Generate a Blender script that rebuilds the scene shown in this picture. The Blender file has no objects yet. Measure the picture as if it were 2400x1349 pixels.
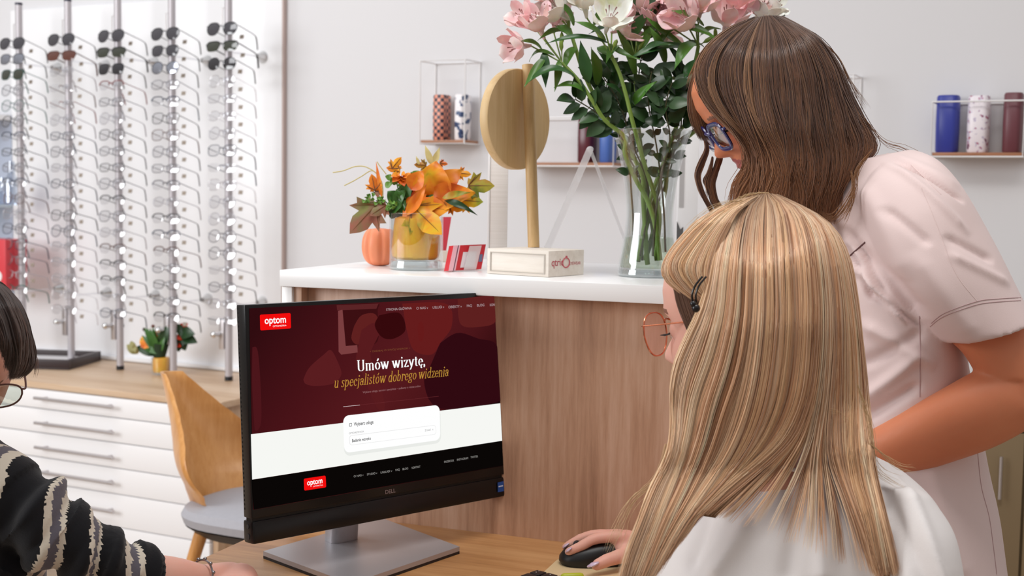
import bpy, bmesh, math, random
import numpy as np
from mathutils import Vector, Matrix, noise as mnoise
random.seed(7); rng = np.random.default_rng(7)
sc = bpy.context.scene
# ------------------------------------------------------------------ camera, world, lights, exposure
F = 3000.0; CX, CY = 1200.0, 674.5            # focal length and centre in pixels of the 2400x1349 frame
YAW, PIT, ROL = math.radians(26.57), math.radians(4.29), math.radians(.9)
CAM = np.array([0, 0, 1.26])
FH = np.array([-math.sin(YAW), math.cos(YAW), 0]); UP = np.array([0, 0, 1.]); R0 = np.cross(FH, UP)
FW = math.cos(PIT)*FH - math.sin(PIT)*UP; U0 = np.cross(R0, FW)
CR = math.cos(ROL)*R0 + math.sin(ROL)*U0; CU = np.cross(CR, FW)
cam_data = bpy.data.cameras.new('camera'); cam = bpy.data.objects.new('camera', cam_data)
sc.collection.objects.link(cam); sc.camera = cam
cam.matrix_world = Matrix([[CR[0], CU[0], -FW[0], CAM[0]], [CR[1], CU[1], -FW[1], CAM[1]], [CR[2], CU[2], -FW[2], CAM[2]], [0, 0, 0, 1]])
cam_data.sensor_width = 36; cam_data.lens = F/2400*36; cam_data.clip_start = .05
cam_data.dof.use_dof = True; cam_data.dof.focus_distance = 1.62; cam_data.dof.aperture_fstop = 8.5
sc.view_settings.view_transform = 'Standard'; sc.view_settings.look = 'None'
sc.view_settings.exposure = 0.0; sc.view_settings.gamma = 1; sc.view_settings.use_curve_mapping = False
wd = bpy.data.worlds.new('world'); sc.world = wd; wd.use_nodes = True
wn = wd.node_tree.nodes; bg = wn['Background']
tcw = wn.new('ShaderNodeTexCoord'); sepw = wn.new('ShaderNodeSeparateXYZ'); rmp = wn.new('ShaderNodeValToRGB')
wd.node_tree.links.new(tcw.outputs['Generated'], sepw.inputs[0]); wd.node_tree.links.new(sepw.outputs['Z'], rmp.inputs[0])
rmp.color_ramp.elements[0].position = 0.0; rmp.color_ramp.elements[0].color = (.42, .37, .34, 1)
rmp.color_ramp.elements[1].position = .9; rmp.color_ramp.elements[1].color = (.96, .98, 1, 1)
wd.node_tree.links.new(rmp.outputs[0], bg.inputs[0]); bg.inputs['Strength'].default_value = .66
def area(name, loc, target, sx, sy, power, col=(1, 1, 1)):
    l = bpy.data.lights.new(name, 'AREA'); l.shape = 'RECTANGLE'; l.size = sx; l.size_y = sy; l.energy = power; l.color = col
    o = bpy.data.objects.new(name, l); sc.collection.objects.link(o); o.location = loc
    o.rotation_euler = (Vector(target) - Vector(loc)).to_track_quat('-Z', 'Y').to_euler()
    return o
area('window_daylight', (-4.2, -1.2, 2.1), (-2.6, 3.2, .7), 2.8, 2.0, 128, (.96, .98, 1))       # shop window, left behind the camera
area('ceiling_lamp', (-2.9, 1.6, 3.0), (-3.0, 3.4, .9), 2.0, .7, 20, (.97, .98, 1))                 # above the eyewear display
area('ceiling_lamp', (-.3, 1.2, 3.0), (-.4, 1.6, 1.0), 1.4, .6, 22, (1, .97, .94))                # above the desk
# ------------------------------------------------------------------ pixel <-> place
def ray(x, y): return FW + CR*(x-CX)/F - CU*(y-CY)/F
def at(x, y, d): return CAM + ray(x, y)*d
def hit(x, y, p, n):
    r = ray(x, y); n = np.array(n, float); return CAM + r*((np.array(p, float)-CAM) @ n)/(r @ n)
def onz(x, y, z): return hit(x, y, (0, 0, z), (0, 0, 1))
# ------------------------------------------------------------------ materials
def new_mat(name):
    m = bpy.data.materials.new(name); m.use_nodes = True
    return m, m.node_tree.nodes, m.node_tree.links, m.node_tree.nodes['Principled BSDF']
def hx(h, k=1.0):
    c = [int(h[i:i+2], 16)/255 for i in (0, 2, 4)]
    return tuple(k*(v/12.92 if v <= .04045 else ((v+.055)/1.055)**2.4) for v in c) + (1,)
def mat(name, h, rough=.5, metal=0, spec=.5, bump=0, bscale=200, sss=0, emit=None, coat=0, var=0, vscale=8):
    m, n, l, b = new_mat(name); col = hx(h) if isinstance(h, str) else tuple(h)+(1,)
    b.inputs['Base Color'].default_value = col; b.inputs['Roughness'].default_value = rough
    b.inputs['Metallic'].default_value = metal; b.inputs['Specular IOR Level'].default_value = spec
    b.inputs['Coat Weight'].default_value = coat
    if sss: b.inputs['Subsurface Weight'].default_value = sss; b.inputs['Subsurface Radius'].default_value = (.012, .005, .003); b.inputs['Subsurface Scale'].default_value = 1
    if bump or var:
        tc = n.new('ShaderNodeTexCoord')
    if var:
        t = n.new('ShaderNodeTexNoise'); t.inputs['Scale'].default_value = vscale; t.inputs['Detail'].default_value = 4
        l.new(tc.outputs['Object'], t.inputs['Vector'])
        mx = n.new('ShaderNodeMix'); mx.data_type = 'RGBA'; l.new(t.outputs['Fac'], mx.inputs[0])
        mx.inputs[6].default_value = tuple(c*(1-var) for c in col[:3])+(1,); mx.inputs[7].default_value = tuple(min(1, c*(1+var)) for c in col[:3])+(1,)
        l.new(mx.outputs[2], b.inputs['Base Color'])
    if bump:
        t = n.new('ShaderNodeTexNoise'); t.inputs['Scale'].default_value = bscale; t.inputs['Detail'].default_value = 3
        l.new(tc.outputs['Object'], t.inputs['Vector'])
        bp = n.new('ShaderNodeBump'); bp.inputs['Strength'].default_value = bump; bp.inputs['Distance'].default_value = .002
        l.new(t.outputs['Fac'], bp.inputs['Height']); l.new(bp.outputs[0], b.inputs['Normal'])
    return m
def ramp_mat(name, stops, kind='noise', scale=(1, 1, 1), rough=.5, tex_scale=5, detail=6, distort=0, coord='Object', bump=0, spec=.5, sss=0):
    m, n, l, b = new_mat(name)
    tc = n.new('ShaderNodeTexCoord'); mp = n.new('ShaderNodeMapping'); mp.inputs['Scale'].default_value = scale
    l.new(tc.outputs[coord], mp.inputs[0])
    if kind == 'noise':
        t = n.new('ShaderNodeTexNoise'); t.inputs['Scale'].default_value = tex_scale; t.inputs['Detail'].default_value = detail; t.inputs['Distortion'].default_value = distort; out = t.outputs['Fac']
    elif kind == 'checker':
        t = n.new('ShaderNodeTexChecker'); t.inputs['Scale'].default_value = tex_scale; out = t.outputs['Fac']
    elif kind == 'voronoi':
        t = n.new('ShaderNodeTexVoronoi'); t.inputs['Scale'].default_value = tex_scale; out = t.outputs['Color']
    l.new(mp.outputs[0], t.inputs['Vector'])
    r = n.new('ShaderNodeValToRGB'); l.new(out, r.inputs[0]); e = r.color_ramp.elements
    e[0].position, e[0].color = stops[0][0], hx(stops[0][1]); e[1].position, e[1].color = stops[-1][0], hx(stops[-1][1])
    for p, c in stops[1:-1]:
        q = e.new(p); q.color = hx(c)
    if kind in ('checker',) or name.endswith('print'): r.color_ramp.interpolation = 'CONSTANT'
    l.new(r.outputs[0], b.inputs['Base Color']); b.inputs['Roughness'].default_value = rough; b.inputs['Specular IOR Level'].default_value = spec
    if sss: b.inputs['Subsurface Weight'].default_value = sss; b.inputs['Subsurface Scale'].default_value = .01
    if bump:
        bp = n.new('ShaderNodeBump'); bp.inputs['Strength'].default_value = bump; bp.inputs['Distance'].default_value = .001
        l.new(out, bp.inputs['Height']); l.new(bp.outputs[0], b.inputs['Normal'])
    return m
def glass(name, tint='ffffff', fac=.04, rough=0.0, gcol='ffffff', edge=.75):
    m, n, l, b = new_mat(name); n.remove(b); o = n['Material Output']
    t = n.new('ShaderNodeBsdfTransparent'); t.inputs[0].default_value = hx(tint)
    g = n.new('ShaderNodeBsdfGlossy'); g.inputs['Roughness'].default_value = rough; g.inputs[0].default_value = hx(gcol)
    lw = n.new('ShaderNodeLayerWeight'); lw.inputs[0].default_value = .25
    mr = n.new('ShaderNodeMapRange'); mr.inputs['To Min'].default_value = fac; mr.inputs['To Max'].default_value = edge
    l.new(lw.outputs['Facing'], mr.inputs[0]); mx = n.new('ShaderNodeMixShader'); l.new(mr.outputs[0], mx.inputs[0])
    l.new(t.outputs[0], mx.inputs[1]); l.new(g.outputs[0], mx.inputs[2]); l.new(mx.outputs[0], o.inputs[0])
    return m
def emit_mat(name, h, k=1.0):
    m, n, l, b = new_mat(name); n.remove(b); e = n.new('ShaderNodeEmission'); e.inputs[0].default_value = hx(h); e.inputs[1].default_value = k
    l.new(e.outputs[0], n['Material Output'].inputs[0]); return m
def wood(name, light, mid, dark, scale=(30, 30, 1.6), rough=.45, coord='Object', fine=True):
    """long-grained wood; the grain runs along the axis with the small scale"""
    m, n, l, b = new_mat(name)
    tc = n.new('ShaderNodeTexCoord'); mp = n.new('ShaderNodeMapping'); mp.inputs['Scale'].default_value = scale
    l.new(tc.outputs[coord], mp.inputs[0])
    t1 = n.new('ShaderNodeTexNoise'); t1.inputs['Scale'].default_value = .35; t1.inputs['Detail'].default_value = 5; t1.inputs['Distortion'].default_value = .6
    t2 = n.new('ShaderNodeTexNoise'); t2.inputs['Scale'].default_value = 3.0; t2.inputs['Detail'].default_value = 8; t2.inputs['Roughness'].default_value = .7
    for t in (t1, t2): l.new(mp.outputs[0], t.inputs['Vector'])
    mx = n.new('ShaderNodeMix'); mx.data_type = 'FLOAT'; mx.inputs[0].default_value = .45
    l.new(t1.outputs['Fac'], mx.inputs[2]); l.new(t2.outputs['Fac'], mx.inputs[3])
    r = n.new('ShaderNodeValToRGB'); l.new(mx.outputs[0], r.inputs[0]); e = r.color_ramp.elements
    e[0].position, e[0].color = .36, hx(dark); e[1].position, e[1].color = .62, hx(light); q = e.new(.49); q.color = hx(mid)
    l.new(r.outputs[0], b.inputs['Base Color']); b.inputs['Roughness'].default_value = rough
    bp = n.new('ShaderNodeBump'); bp.inputs['Strength'].default_value = .12; bp.inputs['Distance'].default_value = .0006
    l.new(t2.outputs['Fac'], bp.inputs['Height']); l.new(bp.outputs[0], b.inputs['Normal'])
    return m
# ------------------------------------------------------------------ mesh builder
class MB:
    def __init__(s): s.v = []; s.f = []; s.m = []
    def add(s, vs, fs, mi=0):
        o = len(s.v); s.v += [tuple(map(float, p)) for p in vs]; s.f += [tuple(i+o for i in f) for f in fs]; s.m += [mi]*len(fs); return s
    def box(s, lo, hi, bev=0, mi=0, M=None):
        bm = bmesh.new(); bmesh.ops.create_cube(bm, size=1)
        for v in bm.verts: v.co = Vector([lo[i]+(v.co[i]+.5)*(hi[i]-lo[i]) for i in range(3)])
        if bev: bmesh.ops.bevel(bm, geom=bm.edges[:], offset=bev, segments=2, affect='EDGES', profile=.6)
        if M is not None: bm.transform(M)
        bm.verts.index_update()
        s.add([v.co[:] for v in bm.verts], [[v.index for v in f.verts] for f in bm.faces], mi); bm.free(); return s
    def rings(s, rs, cap=True, mi=0, closed=False):
        n = len(rs[0]); o = [p for r in rs for p in r]; f = []
        R = len(rs)
        for i in range(R if closed else R-1):
            for j in range(n):
                f.append((i*n+j, i*n+(j+1) % n, ((i+1) % R)*n+(j+1) % n, ((i+1) % R)*n+j))
        if cap and not closed: f += [tuple(range(n))[::-1], tuple((R-1)*n+k for k in range(n))]
        return s.add(o, f, mi)
    def tube(s, pts, r, n=8, cap=True, flat=1.0, round_end=False, mi=0, closed=False):
        P = [np.array(p, float) for p in pts]; N = len(P); rr = r if hasattr(r, '__len__') else [r]*N
        rr = list(rr)
        if round_end:
            t0 = P[0]-P[1]; t0 = t0/np.linalg.norm(t0); t1 = P[-1]-P[-2]; t1 = t1/np.linalg.norm(t1); a, b = rr[0], rr[-1]
            P = [P[0]+t0*a*.95, P[0]+t0*a*.7]+P+[P[-1]+t1*b*.7, P[-1]+t1*b*.95]; rr = [a*.3, a*.72]+rr+[b*.72, b*.3]; N += 4
        T = []
        for i in range(N):
            if closed: t = P[(i+1) % N]-P[i-1]
            else: t = P[min(i+1, N-1)]-P[max(i-1, 0)]
            T.append(t/(np.linalg.norm(t)+1e-12))
        a = np.array([0, 0, 1.]) if abs(T[0][2]) < .9 else np.array([1., 0, 0])
        u = np.cross(T[0], a); u /= np.linalg.norm(u); rings = []
        for i in range(N):
            u = u - T[i]*(u @ T[i]); u /= np.linalg.norm(u)+1e-12; w = np.cross(T[i], u)
            rings.append([P[i]+rr[i]*(math.cos(t)*u+flat*math.sin(t)*w) for t in np.linspace(0, 2*math.pi, n, endpoint=False)])
        return s.rings(rings, cap, mi, closed)
    def lathe(s, prof, n=40, c=(0, 0, 0), mi=0, cap=True):
        rs = [[(c[0]+r*math.cos(t), c[1]+r*math.sin(t), c[2]+z) for t in np.linspace(0, 2*math.pi, n, endpoint=False)] for r, z in prof]
        return s.rings(rs, cap, mi)
    def ball(s, c, r, n=16, mi=0, sc3=(1, 1, 1), M=None):
        rs = []
        for k in range(n+1):
            a = -math.pi/2+math.pi*min(max(k/n, .004), .996)
            rs.append([(c[0]+sc3[0]*r*math.cos(a)*math.cos(t), c[1]+sc3[1]*r*math.cos(a)*math.sin(t), c[2]+sc3[2]*r*math.sin(a)) for t in np.linspace(0, 2*math.pi, n*2, endpoint=False)])
        if M is not None: rs = [[tuple(M @ Vector(p)) for p in q] for q in rs]
        return s.rings(rs, True, mi)
    def prism(s, outline, axis_vec, mi=0):
        a = np.array(axis_vec, float); P = [np.array(p, float) for p in outline]; n = len(P)
        return s.add(P+[p+a for p in P], [tuple(range(n))[::-1], tuple(range(n, 2*n))]+[(i, (i+1) % n, (i+1) % n+n, i+n) for i in range(n)], mi)
    def build(s, name, mats, parent=None, smooth=40, loc=None, kind=None):
        me = bpy.data.meshes.new(name); me.from_pydata(s.v, [], s.f)
        mats = mats if isinstance(mats, (list, tuple)) else [mats]
        for m in mats: me.materials.append(m)
        if any(s.m): me.polygons.foreach_set('material_index', s.m)
        bm = bmesh.new(); bm.from_mesh(me); bmesh.ops.recalc_face_normals(bm, faces=bm.faces); bm.to_mesh(me); bm.free()
        if smooth:
            me.polygons.foreach_set('use_smooth', [True]*len(me.polygons)); me.set_sharp_from_angle(angle=math.radians(smooth))
        me.update(); o = bpy.data.objects.new(name, me); sc.collection.objects.link(o)
        if parent is not None: o.parent = parent
        if loc is not None: o.location = loc
        if kind: o['kind'] = kind
        return o
def tag(o, label, cat, group=None):
    o['label'] = label; o['category'] = cat
    if group: o['group'] = group
    return o
def thing(name, label, cat, loc=(0, 0, 0), rz=0, group=None):
    o = bpy.data.objects.new(name, None); sc.collection.objects.link(o); o.location = loc; o.rotation_euler = (0, 0, rz); o.empty_display_size = .05
    return tag(o, label, cat, group)
def struct(o): o['kind'] = 'structure'; return o
def dup(root):
    r = root.copy(); sc.collection.objects.link(r)
    for ch in list(root.children):
        c = ch.copy(); sc.collection.objects.link(c); c.parent = r
        for g in list(ch.children):
            d = g.copy(); sc.collection.objects.link(d); d.parent = c
    return r
def cat(P, n):
    """Catmull-Rom through rows of P, n samples in all"""
    P = np.array(P, float); K = len(P); out = []
    for t in np.linspace(0, K-1-1e-9, n):
        i = int(t); f = t-i; a, b, c, d = P[max(i-1, 0)], P[i], P[min(i+1, K-1)], P[min(i+2, K-1)]
        out.append(.5*((2*b)+(-a+c)*f+(2*a-5*b+4*c-d)*f*f+(-a+3*b-3*c+d)*f**3))
    return np.array(out)
def resample(P, n):
    Q = cat(P, 200); L = np.r_[0, np.cumsum(np.linalg.norm(np.diff(Q, axis=0), axis=1))]
    t = np.linspace(0, L[-1], n); return np.array([np.interp(t, L, Q[:, k]) for k in range(Q.shape[1])]).T
def fnoise(p, s, seed=0): return mnoise.noise(Vector((p[0]*s[0]+seed, p[1]*s[1]+seed*.7, p[2]*s[2]-seed*.3)))
# ================================================================== ROOM
WY = 3.584                                                     # the back wall's face
m_wall = mat('wall_paint', 'dddcde', .9, bump=.05, bscale=60)
m_white = mat('white_laminate', 'f3f2f3', .35)
m_floor = wood('floor_boards', 'b9a48f', 'a8917b', '8f7863', (2.0, 14, 14))
struct(MB().box((-7.5, WY, 0), (2.6, WY+.12, 3.2)).build('wall_back', m_wall))
struct(MB().box((-7.5, -3.2, -.1), (2.6, WY+.12, 0)).build('floor', m_floor))
# white display panel standing proud of the wall, with its aluminium edge
PY = WY-.018
e = hit(664, 440, (0, PY, 0), (0, 1, 0)); el = hit(34, 440, (0, PY, 0), (0, 1, 0)); et = hit(130, 18, (0, PY, 0), (0, 1, 0))
pan = thing('display_backboard', 'tall glossy white panel fixed to the wall behind the eyewear poles', 'wall panel', (e[0], PY, 0))
m_panel = mat('panel_white', 'f6f6f8', .25)
MB().box((el[0]-e[0]-.01, 0, .615), (-.0062, .0178, et[2]), .002).build('panel_board', m_panel, pan)
MB().box((-.006, -.002, .615), (0, .0178, et[2]), .001).build('edge_trim', mat('edge_trim_brown', 'c4b0a9', .4, .3), pan)
for i in range(1, 5): MB().box((el[0]-e[0]-.01, -.0012, .62+.0*i), (-.013, 0, .621)).build('panel_seam', mat('seam_grey', 'd9d6d8', .6), pan) if i == 1 else None
# ledge strip at the foot of the panel
lz = hit(300, 838, (0, PY-.02, 0), (0, 1, 0))[2]
MB().box((el[0]-e[0]-.01, -.02, .617), (-.012, -.0001, lz), .002).build('foot_rail', m_panel, pan)
# glazed cabinet at the far left, beyond the panel
gx = hit(36, 440, (0, WY-.1, 0), (0, 1, 0))[0]; gt = hit(20, 266, (0, WY-.1, 0), (0, 1, 0))[2]
gc = thing('glass_display_case', 'lit glass display case at the far left edge behind the first pole', 'display case', (min(gx, el[0]-.011), WY, 0))
m_case = mat('case_back_blue', 'b7c0d2', .25)
MB().box((-.9, -.02, .6165), (0, -.001, gt), .002).build('back_board', m_case, gc)
MB().box((-.9, -.3, .6165), (-.0, -.0205, .64), .002).build('base_board', m_white, gc)
MB().box((-.9, -.3, gt-.02), (0, -.0205, gt), .002).build('top_board', m_white, gc)
for zz in (.86, 1.17):
    MB().box((-.9, -.28, zz), (0, -.021, zz+.012)).build('shelf', glass('case_glass', 'e6f2f4', .25), gc)
rb = hit(20, 560, (0, WY-.2, 0), (0, 1, 0)); rb2 = hit(40, 652, (0, WY-.2, 0), (0, 1, 0))
bx_ = thing('gift_box', 'red box with white dots low in the glass display case', 'box', (rb2[0]-.09, WY-.2, .873))
MB().box((-.09, -.05, 0), (.088, .05, rb[2]-.873), .004).build('box_body', mat('box_red', 'd8434c', .35), bx_)
d_ = MB()
for (dx, dz, r) in ((-.05, .13, .02), (.03, .12, .026), (-.02, .06, .024), (.05, .05, .02), (.0, .165, .015)):
    d_.lathe([(r, 0), (r, .002)], 20); n0 = len(d_.v)-40
    for k in range(n0, n0+40): x, y, z = d_.v[k]; d_.v[k] = (x+dx, -.0502-z, y+dz)
d_.build('dot_pattern', m_white, bx_)
for i, (px, py, h) in enumerate(((8, 530, .1), (28, 500, .16))):
    q = hit(px, py, (0, WY-.16, 0), (0, 1, 0))
    o = MB().lathe([(.028, 0), (.03, h*.5), (.014, h*.7), (.012, h)], 20).build('bottle', glass('bottle_glass', 'dfe9f5', .3), loc=(q[0], WY-.16, 1.183))
    tag(o, ('shorter' if i == 0 else 'taller') + ' clear bottle on the upper shelf of the glass display case', 'bottle', 'bottles in the glass case')
# ------------------------------------------------------------------ drawer cabinet
FY = WY-.55
m_oak = wood('oak_pale', 'd9bfa4', 'cfb192', 'bd9b7b', (1.6, 22, 22), .4)
m_oak_v = wood('oak_pale_upright', 'cdb092', 'c2a283', 'ab8868', (22, 22, 1.6), .4)
m_steel = mat('brushed_steel', 'c9c3c3', .35, .9)
xr = hit(512, 940, (0, FY, 0), (0, 1, 0))[0]; xl = -5.1
cab = thing('drawer_cabinet', 'long low white drawer cabinet with an oak top below the eyewear poles', 'cabinet', (xr, FY, 0))
MB().box((xl-xr, -.012, .595), (.02, .545, .615), .002).build('worktop', m_oak, cab)
MB().box((xl-xr, .004, .06), (-.0205, .545, .5945)).build('carcass', m_white, cab)
MB().box((-.020, -.002, .0), (.0, .545, .5945), .001).build('side_panel', m_oak_v, cab)
MB().box((xl-xr, .03, .0), (-.0205, .53, .0595)).build('plinth', m_white, cab)
gz = [hit(60, y, (0, FY-.015, 0), (0, 1, 0))[2] for y in (953, 1009, 1066, 1124)]
tops = [.593]+gz; bots = gz+[hit(100, 1205, (0, FY-.015, 0), (0, 1, 0))[2]]
hz = [hit(80, y, (0, FY-.04, 0), (0, 1, 0))[2] for y in (932, 990, 1047, 1104, 1168)]
hx0 = hit(80, 932, (0, FY-.04, 0), (0, 1, 0))[0]; hx1 = hit(264, 952, (0, FY-.04, 0), (0, 1, 0))[0]
wdw = -.024
for k in range(5):
    t, b_ = tops[k]-.0015, bots[k]+.0015
    dr = MB().box((xl-xr, -.014, b_), (wdw, .0035, t), .0015).build('drawer', m_white, cab)
    hb = MB().tube([(hx0-xr, -.04, hz[k]), (hx1-xr, -.04, hz[k])], .0052, 12)
    for s in (.03, -.03):
        x = (hx0 if s > 0 else hx1)-xr+s; hb.tube([(x, -.04, hz[k]), (x, -.0142, hz[k])], .004, 10)
    hb.build('handle', m_steel, dr)
MB().box((xl-xr, -.014, .075), (wdw, .0035, bots[4]-.0015), .0015).build('door', m_white, cab)
# dark tray on the cabinet
tp = onz(140, 872, .616); tr = thing('display_tray', 'dark brown rimmed tray with a white lining on the cabinet top', 'tray', (tp[0]-.24, FY+.30, .6155), math.radians(20))
m_dkw = mat('dark_walnut', '2b1a1b', .4)
MB().box((-.19, -.13, 0), (.19, .13, .006), .001).build('tray_base', m_dkw, tr)
b_ = MB()
for lo, hi in (((-.19, -.13, .006), (.19, -.115, .035)), ((-.19, .115, .006), (.19, .13, .035)), ((-.19, -.115, .006), (-.175, .115, .035)), ((.175, -.115, .006), (.19, .115, .035))): b_.box(lo, hi, .002)
b_.build('tray_rim', m_dkw, tr)
MB().box((-.174, -.114, .0062), (.174, .114, .016), .003).build('tray_lining', m_white, tr)
# ------------------------------------------------------------------ eyewear poles
POLY = WY-.2
m_alu = mat('pole_aluminium', 'bdb8bc', .4, .3); m_blk = mat('black_rubber', '14131a', .5); m_clear = glass('clear_acrylic', 'f4f4f6', .12)
m_chrome = mat('chrome', 'dcdcdc', .12, 1)
poles = [(43, 10), (156, 0), (279, -60), (405, -80), (535, -100)]
px_bot = [(52, 840), (165, 850), (280, 862), (405, 874), (536, 887)]
ordn = ['first', 'second', 'third', 'fourth', 'fifth', 'sixth', 'seventh', 'eighth', 'ninth', 'tenth', 'eleventh', 'twelfth', 'thirteenth', 'fourteenth', 'fifteenth', 'sixteenth', 'seventeenth', 'eighteenth']
polex = []
for k, (bx, by) in enumerate(px_bot):
    q = hit(bx, 600, (0, POLY, 0), (0, 1, 0)) if k else hit(49, 400, (0, POLY, 0), (0, 1, 0)); polex.append(q[0])
ztop = [hit(poles[0][0], 12, (0, POLY, 0), (0, 1, 0))[2]]*2+[2.05]*3
ytops = [85, 76, 67, 62, 50]; pitch = [36.1, 37.3, 38.3, 39.2, 40.4]
pegs_z = []
proto_pole = None
for k in range(5):
    x = polex[k]; zt = hit(bx if False else px_bot[k][0]-5, ytops[k]+8, (0, POLY-.03, 0), (0, 1, 0))[2]
    zb = hit(px_bot[k][0], ytops[k]+8+pitch[k]*17, (0, POLY-.03, 0), (0, 1, 0))[2]
    zs = np.linspace(zt, zb, 18); pegs_z.append(zs)
    p = thing('eyewear_pole', f'brushed aluminium eyewear display pole, {ordn[k]} from the left', 'display pole', (x, POLY, .6155), group='eyewear display poles')
    MB().tube([(0, 0, .012), (0, 0, ztop[k]-.6155)], .0125, 20).build('rail', m_alu, p)
    MB().lathe([(.0135, 0), (.0135, .014)], 20).build('foot', m_blk, p)
    MB().lathe([(.0132, 0), (.0132, .008)], 20, (0, 0, ztop[k]-.6155)).build('end_cap', mat('cap_navy', '20203a', .4), p)
    lb = MB().box((-.032, -.012, .105), (-.0128, .012, .21), .002).build('lock_box', m_steel, p)
    ky = MB().tube([(-.03, -.012, .155), (-.034, -.03, .155)], .008, 14); ky.ball((-.035, -.034, .155), .011, 10); ky.build('lock_knob', m_chrome, lb)
    for zq in (zs[2]+.03, zs[-2]-.02):
        so = MB().tube([(0, .0128, zq-.6155), (0, .152, zq-.6155)], .0035, 10).build('standoff_rod', m_clear, p)
        MB().tube([(0, .152, zq-.6155), (0, .1815, zq-.6155)], [.008, .021], 24).build('wall_disc', m_chrome, so)
    h = MB().tube([(-.014, 0, zs[0]+.06-.6155), (-.022, -.004, zs[0]+.06-.6155), (-.022, -.004, zs[0]+.005-.6155)], .0018, 8); h.build('hook', m_steel, p)
    pm = MB(); 
    for s in (-1, 1):
        pm.tube([(s*.006, -.0126, .0), (s*.008, -.034, .002), (s*.010, -.036, -.008)], .0016, 6)
    pm.box((-.013, -.0162, -.006), (.013, -.0126, .006), .001)
    first = None
    for z in zs:
        if first is None: first = pm.build('peg', m_clear, p); o = first
        else: o = first.copy(); sc.collection.objects.link(o)
        o.location = (0, 0, z-.6155-.006)
# ------------------------------------------------------------------ eyewear (one builder for all of it)
def lens_outline(hw, hh, n_=2.8, pts=36, top_flat=0, drop=0):
    o = []
    for t in np.linspace(0, 2*math.pi, pts, endpoint=False):
        c, s = math.cos(t), math.sin(t)
        x = hw*abs(c)**(2/n_)*np.sign(c); z = hh*abs(s)**(2/n_)*np.sign(s)
        if z < 0: x *= 1-drop*(-z/hh)
        o.append((x, z))
    return o
def eyewear(root, m_frame, m_lens, hw=.025, hh=.018, n_=2.8, drop=.1, rim=.0011, half_rim=False, temple_r=.0013, L=.105, tcol=None, gap=.008, wrap=.12, tag_m=None, pads=False, deep=1.0, bz=.3, m_tip=None, tip=.034):
    """front in the plane y=0 facing -y; the temples run back along +y"""
    cxs = hw+gap
    for s in (-1, 1):
        out = [(s*cxs+x, abs(s*cxs+x)*wrap*.6+.0, z) for x, z in lens_outline(hw, hh, n_, drop=drop)]
        inner = [tuple(np.array([s*cxs, abs(s*cxs)*wrap*.6, 0])+(np.array(p)-np.array([s*cxs, abs(s*cxs)*wrap*.6, 0]))*f+np.array([0, -(1-f*f)*.0022, 0])) for f in (.66, .33, .05) for p in out]
        N = len(out); v = out+inner; f_ = []
        for r in range(3):
            for j in range(N): f_.append((r*N+j, r*N+(j+1) % N, (r+1)*N+(j+1) % N, (r+1)*N+j))
        f_.append(tuple(3*N+j for j in range(N)))
        MB().add(v, f_).build('lens', m_lens, root)
        if rim > 0:
            loop = out if not half_rim else [p for p in out if p[2] > -hh*.25]
            if half_rim: loop = sorted(loop, key=lambda p: s*p[0]*-1) and [q for q in sorted([p for p in out if p[2] > -.2*hh], key=lambda p: math.atan2(p[2]+.2*hh, (p[0]-s*cxs)))]
            MB().tube(loop, rim, 8, closed=not half_rim, flat=deep).build('rim', m_frame, root)
    z0 = hh*bz
    MB().tube(cat([(-gap*1.1, .0, z0), (0, -.0028, z0+.0035), (gap*1.1, .0, z0)], 9), max(rim, .0011)*1.1, 8).build('bridge', m_frame, root)
    for s in (-1, 1):
        xe = s*(2*hw+gap); ye = abs(xe)*wrap*.6
        pts = cat([(xe, ye, hh*.45), (xe+s*.004, ye+.004, hh*.45), (xe+s*.003, ye+.04, hh*.43), (xe+s*.001, ye+L*.8, hh*.4), (xe-s*.002, ye+L, hh*.3-.004), (xe-s*.005, ye+L+.018, hh*.2-tip)], 22)
        tr_ = [temple_r*(1.0+.5*(i > 15)) for i in range(22)]
        tm = MB().tube(pts, tr_, 8, round_end=True).build('temple', m_frame if m_tip is None else m_tip, root)
        if s == 1 and tag_m is not None:
            MB().box((xe-.026, ye+.050, hh*.4-.026), (xe-.010, ye+.0520, hh*.4-.013), .0004).build('price_tag', tag_m, tm)
    if pads:
        for s in (-1, 1):
            MB().ball((s*gap*.8, .005, -hh*.15), .004, 8, sc3=(.4, .5, 1)).build('nose_pad', m_clear, root)
m_fr = {'black': mat('frame_black', '17161b', .3), 'gunmetal': mat('frame_gunmetal', '6b6a72', .3, .6), 'silver': mat('frame_silver', 'b4b2b8', .3, .5),
        'dark green': mat('frame_green', '1f5a52', .35), 'brown': mat('frame_brown', '5a3730', .35), 'navy': mat('frame_navy', '23304a', .3), 'clear': glass('frame_clear', 'eeecee', .2), 'red': mat('frame_red', '7c2b2b', .35)}
m_lens = glass('demo_lens', 'fbfbfd', .16, gcol='ffffff', edge=.6)
def sunlens(nm, h): return mat(nm, h, .08, .0, .9, coat=.6)
m_sun = {'smoke': sunlens('lens_smoke', '3c3a40'), 'black': sunlens('lens_black', '232126'), 'green': sunlens('lens_green', '32362a'), 'brown': sunlens('lens_brown', '5c2f22'), 'mirrored silver': mat('lens_mirror', 'b9bcc8', .12, .9)}
m_tag = mat('tag_beige', 'a39688', .7); m_tag2 = mat('tag_orange', 'd8a074', .7)
protos = {}
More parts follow.
